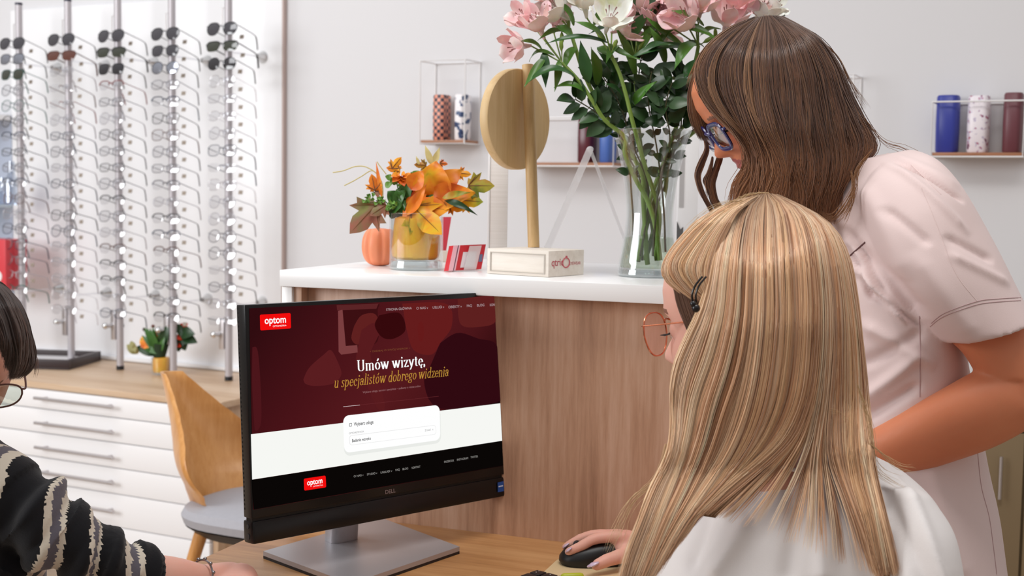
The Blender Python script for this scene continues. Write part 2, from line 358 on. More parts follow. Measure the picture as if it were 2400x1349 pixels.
def proto(kind, col, lens=None):
    key = (kind, col, lens)
    if key in protos: return protos[key], False
    r = bpy.data.objects.new('eyeglasses' if lens is None else 'sunglasses', None); sc.collection.objects.link(r); r.empty_display_size = .03
    K = dict(rectangular=dict(hw=.0245, hh=.0145, n_=3.4, drop=.08), round=dict(hw=.0235, hh=.021, n_=2.1, drop=0), oval=dict(hw=.0245, hh=.0165, n_=2.3, drop=.02),
             square=dict(hw=.0245, hh=.019, n_=3.2, drop=.15), browline=dict(hw=.0245, hh=.017, n_=3.0, drop=.12, half_rim=True, rim=.0017), rimless=dict(hw=.0245, hh=.0155, n_=3.0, drop=.08, rim=0),
             sport=dict(hw=.029, hh=.0175, n_=3.4, drop=.16, rim=.0018, temple_r=.0019, half_rim=True, gap=.007), pilot=dict(hw=.0265, hh=.0215, n_=2.5, drop=.2, rim=.0012))[kind]
    eyewear(r, m_fr[col], m_lens if lens is None else m_sun[lens], tag_m=m_tag, **K)
    protos[key] = r; return r, True
SUN = {0: [('pilot', 'black', 'smoke'), ('square', 'black', 'mirrored silver'), ('square', 'dark green', 'green')],
       1: [('pilot', 'black', 'smoke'), ('sport', 'brown', 'brown')],
       2: [('pilot', 'black', 'smoke'), ('sport', 'black', 'green'), ('square', 'black', 'black')],
       3: [('pilot', 'black', 'smoke'), ('square', 'black', 'smoke'), ('round', 'black', 'mirrored silver')],
       4: [('pilot', 'black', 'smoke'), ('sport', 'black', 'green'), ('round', 'black', 'black')]}
KIND = ['rectangular', 'oval', 'square', 'round', 'browline', 'rimless']; r2 = random.Random(3)
# frames read off the photograph, pole by pole: from below the sunglasses down
fixed = {(3, 5): ('square', 'black'), (3, 7): ('square', 'gunmetal'), (3, 6): ('square', 'brown'), (0, 4): ('round', 'dark green'), (0, 3): ('round', 'gunmetal'), (4, 3): ('round', 'clear'), (4, 9): ('square', 'clear'), (4, 10): ('round', 'silver'), (4, 11): ('round', 'silver'), (4, 12): ('round', 'gunmetal'),
         (2, 14): ('browline', 'black'), (2, 10): ('browline', 'black'), (2, 3): ('browline', 'red'), (1, 4): ('rimless', 'red'), (3, 12): ('browline', 'navy'), (3, 11): ('browline', 'black'), (3, 17): ('browline', 'black'), (0, 16): ('browline', 'dark green'), (2, 7): ('oval', 'gunmetal'), (0, 8): ('oval', 'gunmetal')}
for k in range(5):
    for j in range(18):
        if k == 0 and j == 17: continue
        sun = j < len(SUN[k])
        if sun: kind, col, ln = SUN[k][j]
        else:
            kind, col = fixed.get((k, j), (r2.choice(KIND), r2.choice(['gunmetal', 'silver', 'black', 'gunmetal', 'silver', 'clear', 'navy', 'brown']))); ln = None
        pr, fresh = proto(kind, col, ln)
        o = pr if fresh else dup(pr)
        o.location = (polex[k]-.001, POLY-.036, pegs_z[k][j]-.012)
        o.rotation_euler = (math.radians(-13+r2.uniform(-1.5, 1.5)), 0, math.radians(r2.uniform(-3, 3)))
        if sun: tag(o, f'{ln}-lensed {kind} sunglasses, {ordn[j]} from the top on the {ordn[k]} pole', 'sunglasses', 'sunglasses on the display poles')
        else: tag(o, f'{kind} clear-lensed glasses with {col} frame, {ordn[j]} from the top on the {ordn[k]} pole', 'glasses', 'optical frames on the display poles')
# ------------------------------------------------------------------ wall shelves with spectacle cases
m_wire = mat('white_wire', 'f0eeee', .4); m_shelfw = wood('shelf_board', 'b88766', 'a87352', '8c5b3d', (2, 30, 30))
def wall_shelf(label, x0, x1, ytop, ybot, D=.1):
    a = hit(x0, ybot, (0, WY-D, 0), (0, 1, 0)); b = hit(x1, ybot, (0, WY-D, 0), (0, 1, 0)); t = hit((x0+x1)/2, ytop, (0, WY-D, 0), (0, 1, 0)); bb = hit((x0+x1)/2, ybot, (0, WY-D, 0), (0, 1, 0))
    w = b[0]-a[0]; h = t[2]-bb[2]; s = thing('wall_shelf', label, 'wall shelf', (a[0], WY-D, bb[2]), group='white wire shelves on the back wall')
    r = .0026; Y1 = D-r
    for nm, y in (('front_frame', 0), ('back_frame', Y1)):
        MB().tube([(0, y, 0), (w, y, 0), (w, y, h), (0, y, h)], r, 8, closed=True).build(nm, m_wire, s)
    for x, z in ((0, h), (w, h), (0, 0), (w, 0)):
        MB().tube([(x, 0, z), (x, Y1, z)], r*.9, 8).build('side_wire', m_wire, s)
    MB().box((r, r, .0028), (w-r, D-.003, .011), .0008).build('board', m_shelfw, s)
    return s, a, w, h, bb[2]+.0112
def case(label, cat_, px0, px1, ytop, z, m, D=.1, flap=False):
    a = hit(px0, 300, (0, WY-D*.8, 0), (0, 1, 0)); b = hit(px1, 300, (0, WY-D*.8, 0), (0, 1, 0)); t = hit(px0, ytop, (0, WY-D*.8, 0), (0, 1, 0))
    w = b[0]-a[0]; h = t[2]-z; c = thing('spectacle_case', label, cat_, ((a[0]+b[0])/2, WY-D*.5, z+.0004), group='spectacle cases on the wall shelves')
    d = D*.30; B = MB(); prof = [(0, .9), (.03, 1), (.5, 1.03), (.97, 1), (1, .9)]
    rs = []
    for q, k in prof: rs.append([(w/2*k*abs(math.cos(t_))**.55*np.sign(math.cos(t_)), d*k*abs(math.sin(t_))**.75*np.sign(math.sin(t_)), q*h) for t_ in np.linspace(0, 2*math.pi, 32, endpoint=False)])
    B.rings(rs); B.build('case_shell', m, c)
    sm = MB().tube([(w/2*.62*1.03, -d*.86, h*q) for q in (.02, .5, .98)], .0007, 6); sm.build('closing_seam', mat('seam_dark', '3a2c30', .6), c)
    return c
m_check = ramp_mat('case_checker_print', [(0, 'e89a80'), (.5, '2f3244')], 'checker', tex_scale=92, rough=.4)
m_bfl = ramp_mat('case_blue_floral_print', [(0, 'f3eef0'), (.54, 'f3eef0'), (.56, '3c5078'), (.66, '27345c')], 'noise', tex_scale=42, detail=2, rough=.4)
m_pfl = ramp_mat('case_pink_floral_print', [(0, 'f1e9ee'), (.56, 'f1e9ee'), (.58, 'c6bcd0'), (.63, 'b8566e'), (.68, '3f4658')], 'noise', tex_scale=70, detail=2, rough=.35)
m_mar = mat('case_maroon', '5c2630', .25); m_blu = mat('case_blue', '4a6cb8', .4); m_ind = mat('case_indigo', '36409a', .35); m_mar2 = mat('case_wine', '6d3c44', .4)
s1 = wall_shelf('tall narrow white wire shelf above the autumn arrangement', 983, 1088, 141, 336)
case('salmon and navy checkered spectacle case on the tall narrow shelf', 'glasses case', 1010, 1039, 222, s1[4], m_check)
case('white spectacle case with blue flowers on the tall narrow shelf', 'glasses case', 1061, 1086, 221, s1[4], m_bfl)
s2 = wall_shelf('wide white wire shelf behind the wooden mirror and vase', 1222, 1437, 275, 389)
case('glossy dark maroon spectacle case on the shelf behind the mirror', 'glasses case', 1350, 1385, 265, s2[4], m_mar)
case('sky blue spectacle case just left of the flower vase', 'glasses case', 1402, 1432, 264, s2[4], m_blu)
s3 = wall_shelf('tall narrow white wire shelf half hidden behind the brown haired woman', 1890, 1994, 176, 372)
s4 = wall_shelf('wide white wire shelf at the right edge above the pink tunic', 2181, 2397, 237, 367)
case('indigo blue spectacle case on the right edge shelf', 'glasses case', 2190, 2244, 223, s4[4], m_ind)
case('white spectacle case with pink and grey flowers on the right edge shelf', 'glasses case', 2264, 2316, 224, s4[4], m_pfl)
case('wine coloured spectacle case at the right end of the edge shelf', 'glasses case', 2348, 2394, 217, s4[4], m_mar2)

# low olive-brown unit, added where the far right corner is darker
sbp = hit(2300, 1000, (0, WY-.42, 0), (0, 1, 0)); sbz = hit(2350, 985, (0, WY-.42, 0), (0, 1, 0))[2]
sbd = thing('added_low_unit', 'added low olive-brown unit against the wall in the bottom right corner', 'added_low_unit', (sbp[0]-.5, WY-.42, 0))
m_olive = mat('added_unit_olive', '8a7658', .5, var=.06, vscale=6)
MB().box((0, 0, .05), (1.8, .41, sbz-.02), .003).build('carcass', m_olive, sbd); MB().box((-.01, -.015, sbz-.0195), (1.81, .415, sbz), .003).build('top_board', m_olive, sbd)
for i in range(3): dq_ = MB().box((.003+i*.6, -.018, .06), (.597+i*.6, -.0005, sbz-.024), .002).build('door', m_olive, sbd); MB().tube([(.55+i*.6, -.03, sbz-.18), (.55+i*.6, -.03, sbz-.08)], .004, 8).build('handle', m_steel, dq_)
MB().box((.02, .03, 0), (1.78, .38, .0495)).build('plinth', m_blk, sbd)
# ================================================================== RECEPTION COUNTER AND DESK
CA = math.radians(5.8); cxv = np.array([math.cos(CA), math.sin(CA), 0]); cyv = np.array([-math.sin(CA), math.cos(CA), 0])
P0 = onz(1260, 1262, .74)
def cl(p): d = np.array(p)-P0; return np.array([d @ cxv, d @ cyv, p[2]])     # world -> counter frame (z kept)
CL = np.array([P0[0], P0[1], 0])
m_oakd = wood('oak_panel', 'd8b299', 'c2977a', '946a50', (20, 20, 1.3), .42)
m_desk = wood('oak_desk', 'cd9c6a', 'b98554', '96663c', (1.5, 18, 18), .38)
m_slab = mat('white_top', 'fbfbfb', .22)
xL = cl(hit(655, 633, P0-cyv*.03, cyv))[0]; xE = cl(hit(1860, 700, P0, cyv))[0]
ctr = thing('reception_counter', 'raised oak reception counter with a thick white top behind the monitor', 'counter', CL, CA)
TOP = 1.1315
MB().box((xL, -.03, TOP-.026), (xE, .47, TOP), .0015).build('white_worktop', m_slab, ctr)
MB().box((xL+.002, -.026, 0), (xL+.020, .465, TOP-.0265), .001).build('white_end_panel', m_slab, ctr)
MB().box((xL+.0202, -.02, 0), (xL+.034, .465, TOP-.0265), .001).build('oak_end_panel', m_oakd, ctr)
MB().box((xL+.0342, .0, 0), (xE-.02, .018, TOP-.0265), .001).build('oak_front_panel', m_oakd, ctr)
MB().box((xE-.0198, -.026, 0), (xE, .465, TOP-.0265), .001).build('oak_end_panel', m_oakd, ctr)
# desk
dl = cl(onz(440, 1324, .74)); 
dsk = thing('desk', 'low oak-topped desk carrying the monitor and mouse', 'desk', CL, CA)
DXL = dl[0]; xa_, xb_ = cl(onz(1440, 1349, .74))[0], cl(onz(1500, 1349, .74))[0]
MB().prism([(DXL, -.43, .712), (xa_, -.43, .712), (xb_, -.30, .712), (xE, -.27, .712), (xE, -.0205, .712), (DXL, -.0205, .712)], (0, 0, .028)).build('desktop', m_desk, dsk)
for x in (DXL+.03, xE-.05):
    MB().box((x, -.40 if x < 0 and x == DXL+.03 else -.24, 0), (x+.025, -.06, .7115), .001).build('side_panel', m_oakd, dsk)
# small gap strip between desk and panel hidden by this rear lip
MB().box((xL+.035, -.0204, .715), (xE-.02, -.0002, .7398)).build('rear_lip', m_desk, dsk)
# ------------------------------------------------------------------ chair
ch_p = onz(466, 1178, .455)
m_ply = wood('bent_plywood', 'dba366', 'cd9150', 'b4763a', (26, 26, 2.2), .3); m_seat = mat('grey_seat_fabric', 'a9a8ae', .9, bump=.3, bscale=500, var=.06, vscale=90)
fwd = R0*math.cos(math.radians(26))-FH*math.sin(math.radians(26)); cang = math.atan2(fwd[1], fwd[0])
chair = thing('visitor_chair', 'bent plywood chair with grey seat pad beside the drawer cabinet', 'chair', (ch_p[0]+fwd[0]*.20, ch_p[1]+fwd[1]*.20, 0), cang)
def ply(v, u):     # v 0..1 up the back, u -1..1 across
    hwid = float(cat([[.05], [.085], [.125], [.155], [.168], [.150], [.115], [.082], [.055], [.032]], 101)[int(round(v*100)), 0])
    x = -.19-.09*v-.03*v*v + (.16*np.interp(v, [0, .3, .6, 1], [.5, 1.0, .8, .2]))*(abs(u)**1.7)*1.0
    return np.array([x, u*hwid, .40+.385*v])
B = MB(); nu, nv = 24, 30; sh = []
for off in (0, .011):
    for i in range(nv+1):
        for j in range(nu+1):
            p = ply(i/nv, -1+2*j/nu); sh.append(p+np.array([-off, 0, 0]))
idx = lambda o, i, j: o*(nv+1)*(nu+1)+i*(nu+1)+j
fs = []; mi = []
for i in range(nv):
    for j in range(nu):
        fs.append((idx(0, i, j), idx(0, i, j+1), idx(0, i+1, j+1), idx(0, i+1, j))); fs.append((idx(1, i, j), idx(1, i+1, j), idx(1, i+1, j+1), idx(1, i, j+1)))
for i in range(nv):
    for j in (0, nu): fs.append((idx(0, i, j), idx(0, i+1, j), idx(1, i+1, j), idx(1, i, j)))
for j in range(nu):
    for i in (0, nv): fs.append((idx(0, i, j), idx(0, i, j+1), idx(1, i, j+1), idx(1, i, j)))
B.add(sh, fs).build('backrest', m_ply, chair, smooth=50)
rs = []
for z, k in ((.438, .82), (.445, .92), (.465, .95), (.482, .91), (.490, .76), (.493, .38)):
    rs.append([(.03+.215*k*abs(math.cos(t))**.7*np.sign(math.cos(t)), .20*k*abs(math.sin(t))**.7*np.sign(math.sin(t)), z) for t in np.linspace(0, 2*math.pi, 40, endpoint=False)])
MB().rings(rs).build('seat_pad', m_seat, chair)
rs = [[(.02+.205*k*abs(math.cos(t))**.7*np.sign(math.cos(t)), .185*k*abs(math.sin(t))**.7*np.sign(math.sin(t)), z) for t in np.linspace(0, 2*math.pi, 40, endpoint=False)] for z, k in ((.41, .75), (.4375, .93))]
MB().rings(rs).build('seat_shell', mat('black_shell', '1c1a1c', .5), chair)
for sx in (-1, 1):
    for sy in (-1, 1):
        MB().tube([(sx*.11, sy*.10, .411), (sx*.2, sy*.19, 0)], [.017, .0095], 14).build('leg', m_ply, chair)
# ------------------------------------------------------------------ all-in-one computer
ang = math.atan2(R0[1]*math.cos(math.radians(41.5))+FH[1]*math.sin(math.radians(41.5)), R0[0]*math.cos(math.radians(41.5))+FH[0]*math.sin(math.radians(41.5)))
S = 1.795/2.2402; mc = CAM+(np.array([-1.18794367, 1.88735915, .89899785])-CAM)*S
MW, MH = .54*S, .34464*S; TILT = .0693
bp = onz(800, 1280, .74)
comp = thing('desktop_computer', 'black all-in-one computer showing an optician web page on an aluminium stand', 'computer', (bp[0], bp[1], .74), 0)
RX = np.array([math.cos(ang), math.sin(ang), 0]); FX = np.cross(UP, RX); UU = math.cos(TILT)*UP+math.sin(TILT)*FX; NN = np.cross(RX, UU)   # NN faces the viewer
MM = Matrix([[RX[0], UU[0], NN[0], mc[0]-bp[0]], [RX[1], UU[1], NN[1], mc[1]-bp[1]], [RX[2], UU[2], NN[2], mc[2]-.74], [0, 0, 0, 1]])
def uv(x, y): p = hit(x, y, mc, NN)-mc; return p @ RX, p @ UU
m_plast = mat('monitor_black', '0d0c0e', .28, spec=.4); m_alum = mat('stand_aluminium', 'b9b6ba', .42, .55)
hsg = MB().box((-MW/2-.0005, -MH/2, -.022), (MW/2+.0018, MH/2+.001, -.0004), .0015, M=MM).build('housing', m_plast, comp)
b0, b1 = uv(590, 1276), uv(1187, 1153); CHB = min(b0[1], b1[1])-.001
lp = uv(590, 1222)[1]
MB().box((-MW/2, CHB, -.026), (MW/2+.0018, -MH/2-.0035, -.001), .004, M=MM).build('speaker_bar', m_plast, comp)
MB().box((-MW/2+.001, -MH/2-.0045, -.018), (MW/2-.001, -MH/2+.0005, -.0035), M=MM).build('joint_strip', mat('joint_black', '040404', .6), comp)
for k, z_ in enumerate((-.35, .25)):
    MB().tube([tuple(MM @ Vector((-MW/2-.0008, (CHB-MH/2)/2+z_*.022, -.013))), tuple(MM @ Vector((-MW/2+.002, (CHB-MH/2)/2+z_*.022, -.013)))], .003 if k else .004, 14).build('port', mat('port_grey', '33353a', .4), comp)
vent = MB()
for k in range(46): vent.box((-MW/2-.0006, -MH/2+.01+k*.0058, -.0195), (-MW/2+.001, -MH/2+.0128+k*.0058, -.0175), M=MM)
vent.build('vent_holes', mat('vent_black', '020202', .8), comp)
def flat(name, poly, z, m, parent, depth=.0002):
    """polygon in screen coordinates (u, v) as a thin flat sheet lying on the display"""
    P = [MM @ Vector((u, v, z)) for u, v in poly]
    return MB().prism(P, tuple(np.array((NN))*depth)).build(name, m, parent, smooth=0)
def q4(*pix): return [uv(*p) for p in pix]
# dark red web-page picture
m, n, l, b = new_mat('page_dark_red'); n.remove(b); em = n.new('ShaderNodeEmission')
tc = n.new('ShaderNodeTexCoord'); vm = n.new('ShaderNodeVectorMath'); vm.operation = 'DOT_PRODUCT'; vm.inputs[1].default_value = tuple(RX)
vm2 = n.new('ShaderNodeVectorMath'); vm2.operation = 'DOT_PRODUCT'; vm2.inputs[1].default_value = tuple(UU)
vs = n.new('ShaderNodeVectorMath'); vs.operation = 'SUBTRACT'; vs.inputs[1].default_value = tuple(MM.translation)
l.new(tc.outputs['Object'], vs.inputs[0]); l.new(vs.outputs[0], vm.inputs[0]); l.new(vs.outputs[0], vm2.inputs[0])
ad = n.new('ShaderNodeMath'); ad.operation = 'MULTIPLY_ADD'; ad.inputs[1].default_value = -.9; l.new(vm2.outputs['Value'], ad.inputs[0]); l.new(vm.outputs['Value'], ad.inputs[2])
mr = n.new('ShaderNodeMapRange'); mr.inputs['From Min'].default_value = -.3; mr.inputs['From Max'].default_value = .22; l.new(ad.outputs[0], mr.inputs[0])
rp = n.new('ShaderNodeValToRGB'); l.new(mr.outputs[0], rp.inputs[0]); e_ = rp.color_ramp.elements
e_[0].position, e_[0].color = 0, hx('300c10'); e_[1].position, e_[1].color = 1, hx('180407')
for p_, c_ in ((.3, '481318'), (.55, '561a1e'), (.75, '4a1519')): q_ = e_.new(p_); q_.color = hx(c_)
l.new(rp.outputs[0], em.inputs[0]); l.new(em.outputs[0], n['Material Output'].inputs[0]); m_page = m
scr = flat('screen', q4((584, 722), (1166, 695), (1178, 1091), (594, 1194)), .0001, m_page, comp)
def pl(name, pix, hexc, z=.0006, k=1.0): return flat(name, [uv(*p) for p in pix], z, emit_mat('glow_'+hexc+'_'+name, hexc, k), scr)
def O(x, y): return (540+x/2.932, 660+y/2.932)        # coordinates read off an enlarged crop
def poly(name, pts, hexc, z, n_=40): 
    Q = cat([O(*p) for p in pts]+[O(*pts[0])], n_)[:-1]; return pl(name, Q, hexc, z)
poly('photo_shade_left', [(150, 450), (185, 470), (205, 700), (210, 960), (170, 1020), (158, 900), (148, 700)], '4c161b', .0004)
poly('photo_machine', [(730, 160), (1000, 150), (1010, 200), (1000, 420), (780, 430), (770, 200)], '3c0f12', .0004)
poly('photo_face', [(850, 300), (900, 230), (990, 220), (1020, 300), (960, 340), (880, 430), (830, 390)], '5f201f', .0005)
poly('photo_hand', [(500, 670), (540, 590), (640, 500), (690, 470), (740, 560), (760, 640), (700, 700), (580, 715), (515, 700)], '5a1d20', .0005)
poly('photo_arm', [(900, 330), (985, 280), (1030, 330), (1000, 400), (960, 500), (1000, 620), (1060, 850), (1010, 870), (900, 620), (860, 560), (880, 420)], '581b1e', .00055)
poly('photo_camera', [(1020, 230), (1160, 215), (1200, 330), (1120, 390), (1040, 380), (990, 300)], '35090c', .0006)
poly('photo_cheek', [(1180, 150), (1480, 150), (1520, 300), (1440, 420), (1380, 500), (1260, 470), (1210, 330)], '641c1c', .0005)
poly('photo_ear', [(1285, 300), (1310, 270), (1330, 330), (1315, 410), (1290, 390)], '651a1a', .0006)
poly('photo_shoulder', [(1440, 420), (1560, 350), (1700, 390), (1830, 440), (1845, 700), (1850, 820), (1440, 870), (1330, 700), (1380, 560)], '300a11', .0006)
poly('photo_panel', [(1560, 120), (1815, 105), (1822, 270), (1700, 310), (1580, 290)], '5e201f', .0005)
pl('photo_bracket', [O(738, 200), O(768, 190), O(790, 440), O(870, 435), O(872, 485), O(760, 500), O(742, 480)], '7a3f40', .00065)
pl('photo_bracket', [O(728, 160), O(1015, 150), O(1000, 185), O(732, 196)], '5b2426', .00065)
pl('cream_band', [(587.5, 1017), (1171.5, 944.5), (1176, 1032), (590.5, 1123)], 'f6f7f3', .0007)
pl('black_band', [(590.5, 1123.5), (1176, 1032.5), (1177.8, 1090), (594, 1193.5)], '0a0706', .0007)
def rrect(c, r_, n_=7):      # c: four uv corners TL TR BR BL
    o = []; cc = [np.array(p) for p in c]
    for i in range(4):
        p, a, b_ = cc[i], cc[i-1], cc[(i+1) % 4]; ua = (a-p)/np.linalg.norm(a-p); ub = (b_-p)/np.linalg.norm(b_-p)
        for t in np.linspace(0, 1, n_):
            th = t*math.pi/2; o.append(p+ua*r_*(1-math.sin(th))+ub*r_*(1-math.cos(th)))
    return o
flat('card_shadow', rrect([np.array(uv(804, 982)), np.array(uv(1031, 954)), np.array(uv(1033, 1037)), np.array(uv(806, 1069))], .01), .0008, emit_mat('glow_shadow', 'e9ebe7'), scr)
flat('white_card', rrect([np.array(uv(803, 974)), np.array(uv(1029, 948)), np.array(uv(1031, 1030)), np.array(uv(806, 1061))], .009), .0010, emit_mat('glow_card', 'ffffff'), scr)
fr_o = rrect([np.array(uv(817, 1020)), np.array(uv(1020, 995)), np.array(uv(1021, 1017)), np.array(uv(818, 1043))], .004)
flat('field_outline', fr_o, .0012, emit_mat('glow_line', 'e4e4e4'), scr)
fi = [p*1 for p in rrect([np.array(uv(817.8, 1021)), np.array(uv(1019.2, 996)), np.array(uv(1020.2, 1016.2)), np.array(uv(818.8, 1042))], .0036)]
flat('field', fi, .0014, emit_mat('glow_card2', 'ffffff'), scr)
def red_logo(tl, tr, br, bl):
    flat('logo_patch', rrect([np.array(uv(*tl)), np.array(uv(*tr)), np.array(uv(*br)), np.array(uv(*bl))], .002), .0010, emit_mat('glow_red', 'f20d0d'), scr)
red_logo((608, 737), (680, 733), (681, 769), (609, 774)); red_logo((711, 1121), (762, 1113.5), (763.5, 1141), (712, 1149))
def text(name, s, pL, height_px, width_px, m, z, bold=0.0, shear=0, parent=None, spacing=1.0):
    """writing laid on the screen; pL = pixel of its baseline start"""
    cu = bpy.data.curves.new(name, 'FONT'); cu.body = s; cu.size = 1; cu.offset = bold; cu.shear = shear; cu.space_character = spacing; cu.extrude = 0
    o = bpy.data.objects.new(name, cu); sc.collection.objects.link(o); dg = bpy.context.evaluated_depsgraph_get()
    me = bpy.data.meshes.new_from_object(o.evaluated_get(dg)); bpy.data.objects.remove(o)
    co = np.array([v.co[:] for v in me.vertices]); w = co[:, 0].max()-co[:, 0].min(); x0 = co[:, 0].min()
    u0, v0 = uv(*pL); u1, _ = uv(pL[0]+width_px, pL[1]); _, v1 = uv(pL[0], pL[1]-height_px); kx = (u1-u0)/w; ky = (v1-v0)/.73
    for v in me.vertices: v.co = MM @ Vector((u0+(v.co.x-x0)*kx, v0+v.co.y*ky, z))
    me.materials.clear(); me.materials.append(m); r = bpy.data.objects.new(name, me); sc.collection.objects.link(r); r.parent = parent or scr
    return r
gW = emit_mat('glow_white', 'ffffff'); gG = emit_mat('glow_menu', 'b9a3a6'); gK = emit_mat('glow_ink', '2a2a2c'); gY = emit_mat('glow_gold', 'c08f3a'); gL = emit_mat('glow_grey', '8d8d8d'); gF = emit_mat('glow_foot', '9b9894')
text('logo_text', 'optom', (619, 758.5), 17.5, 50, gW, .0016, bold=.02); text('logo_text', 'OPTOMETRIA', (638, 766), 4, 32, gW, .0016)
text('logo_text', 'optom', (718.5, 1136.5), 13.5, 36, gW, .0016, bold=.02); text('logo_text', 'OPTOMETRIA', (732.5, 1140.5), 3, 23, gW, .0016)
for s_, x_, y_, w_ in (('STRONA GŁÓWNA', 904, 728, 60), ('O NAS v', 975, 725, 27), ('USŁUGI v', 1013, 723, 27), ('OBIEKTY v', 1050, 722, 31), ('FAQ', 1093, 719, 12), ('BLOG', 1117, 718, 17), ('KONT', 1147, 717, 15)):
    text('menu_text', s_, (x_, y_), 6, w_, gG, .0012)
for s_, x_, y_, w_ in (('O NAS v', 828, 1118, 23), ('STUDIO v', 859, 1113.5, 24), ('USŁUGI v', 891, 1109, 27), ('FAQ', 926, 1103, 10), ('BLOG', 942.5, 1101, 13), ('KONTAKT', 964, 1098, 20), ('FACEBOOK', 1040, 1084, 23), ('INSTAGRAM', 1070, 1079, 26), ('TWITTER', 1102, 1073.5, 17)):
    text('footer_text', s_, (x_, y_), 5, w_, gF, .0012)
text('small_text', '• ZADBAJ O SWÓJ WZROK •', (866, 825), 4, 94, emit_mat('glow_dim', '7a4a2c'), .0012)
text('small_text', 'Wybierz usługe, termin i specjaliste – zadbamy o reszte online', (849, 921), 5, 136, emit_mat('glow_dim2', '9a6e70'), .0012)
text('card_text', 'Wybierz usługe', (828, 997.5), 8.5, 46, gK, .0016, bold=.012); text('card_text', 'OPTOMETRYSTA', (816.5, 1017), 4.5, 35, gL, .0016)
text('card_text', 'Badanie wzroku', (823.5, 1035.5), 7.5, 44, gK, .0018, bold=.012); text('card_text', 'Zmień  x', (994, 1010), 5, 20, gL, .0018)
flat('card_icon', rrect([np.array(uv(817, 991)), np.array(uv(823.5, 990.2)), np.array(uv(823.5, 998.4)), np.array(uv(817, 999.2))], .001), .0014, gL, scr)
flat('card_icon', rrect([np.array(uv(818.2, 992.4)), np.array(uv(822.3, 992)), np.array(uv(822.3, 997)), np.array(uv(818.2, 997.6))], .0008), .0016, gW, scr)
pl('divider_line', [(803, 952.3), (1027, 927.6), (1027, 928.2), (803, 952.9)], '6d2c30', .0012); pl('divider_line', [(803, 952), (842, 947.9), (842, 948.9), (803, 953)], 'd8c4c6', .0014)
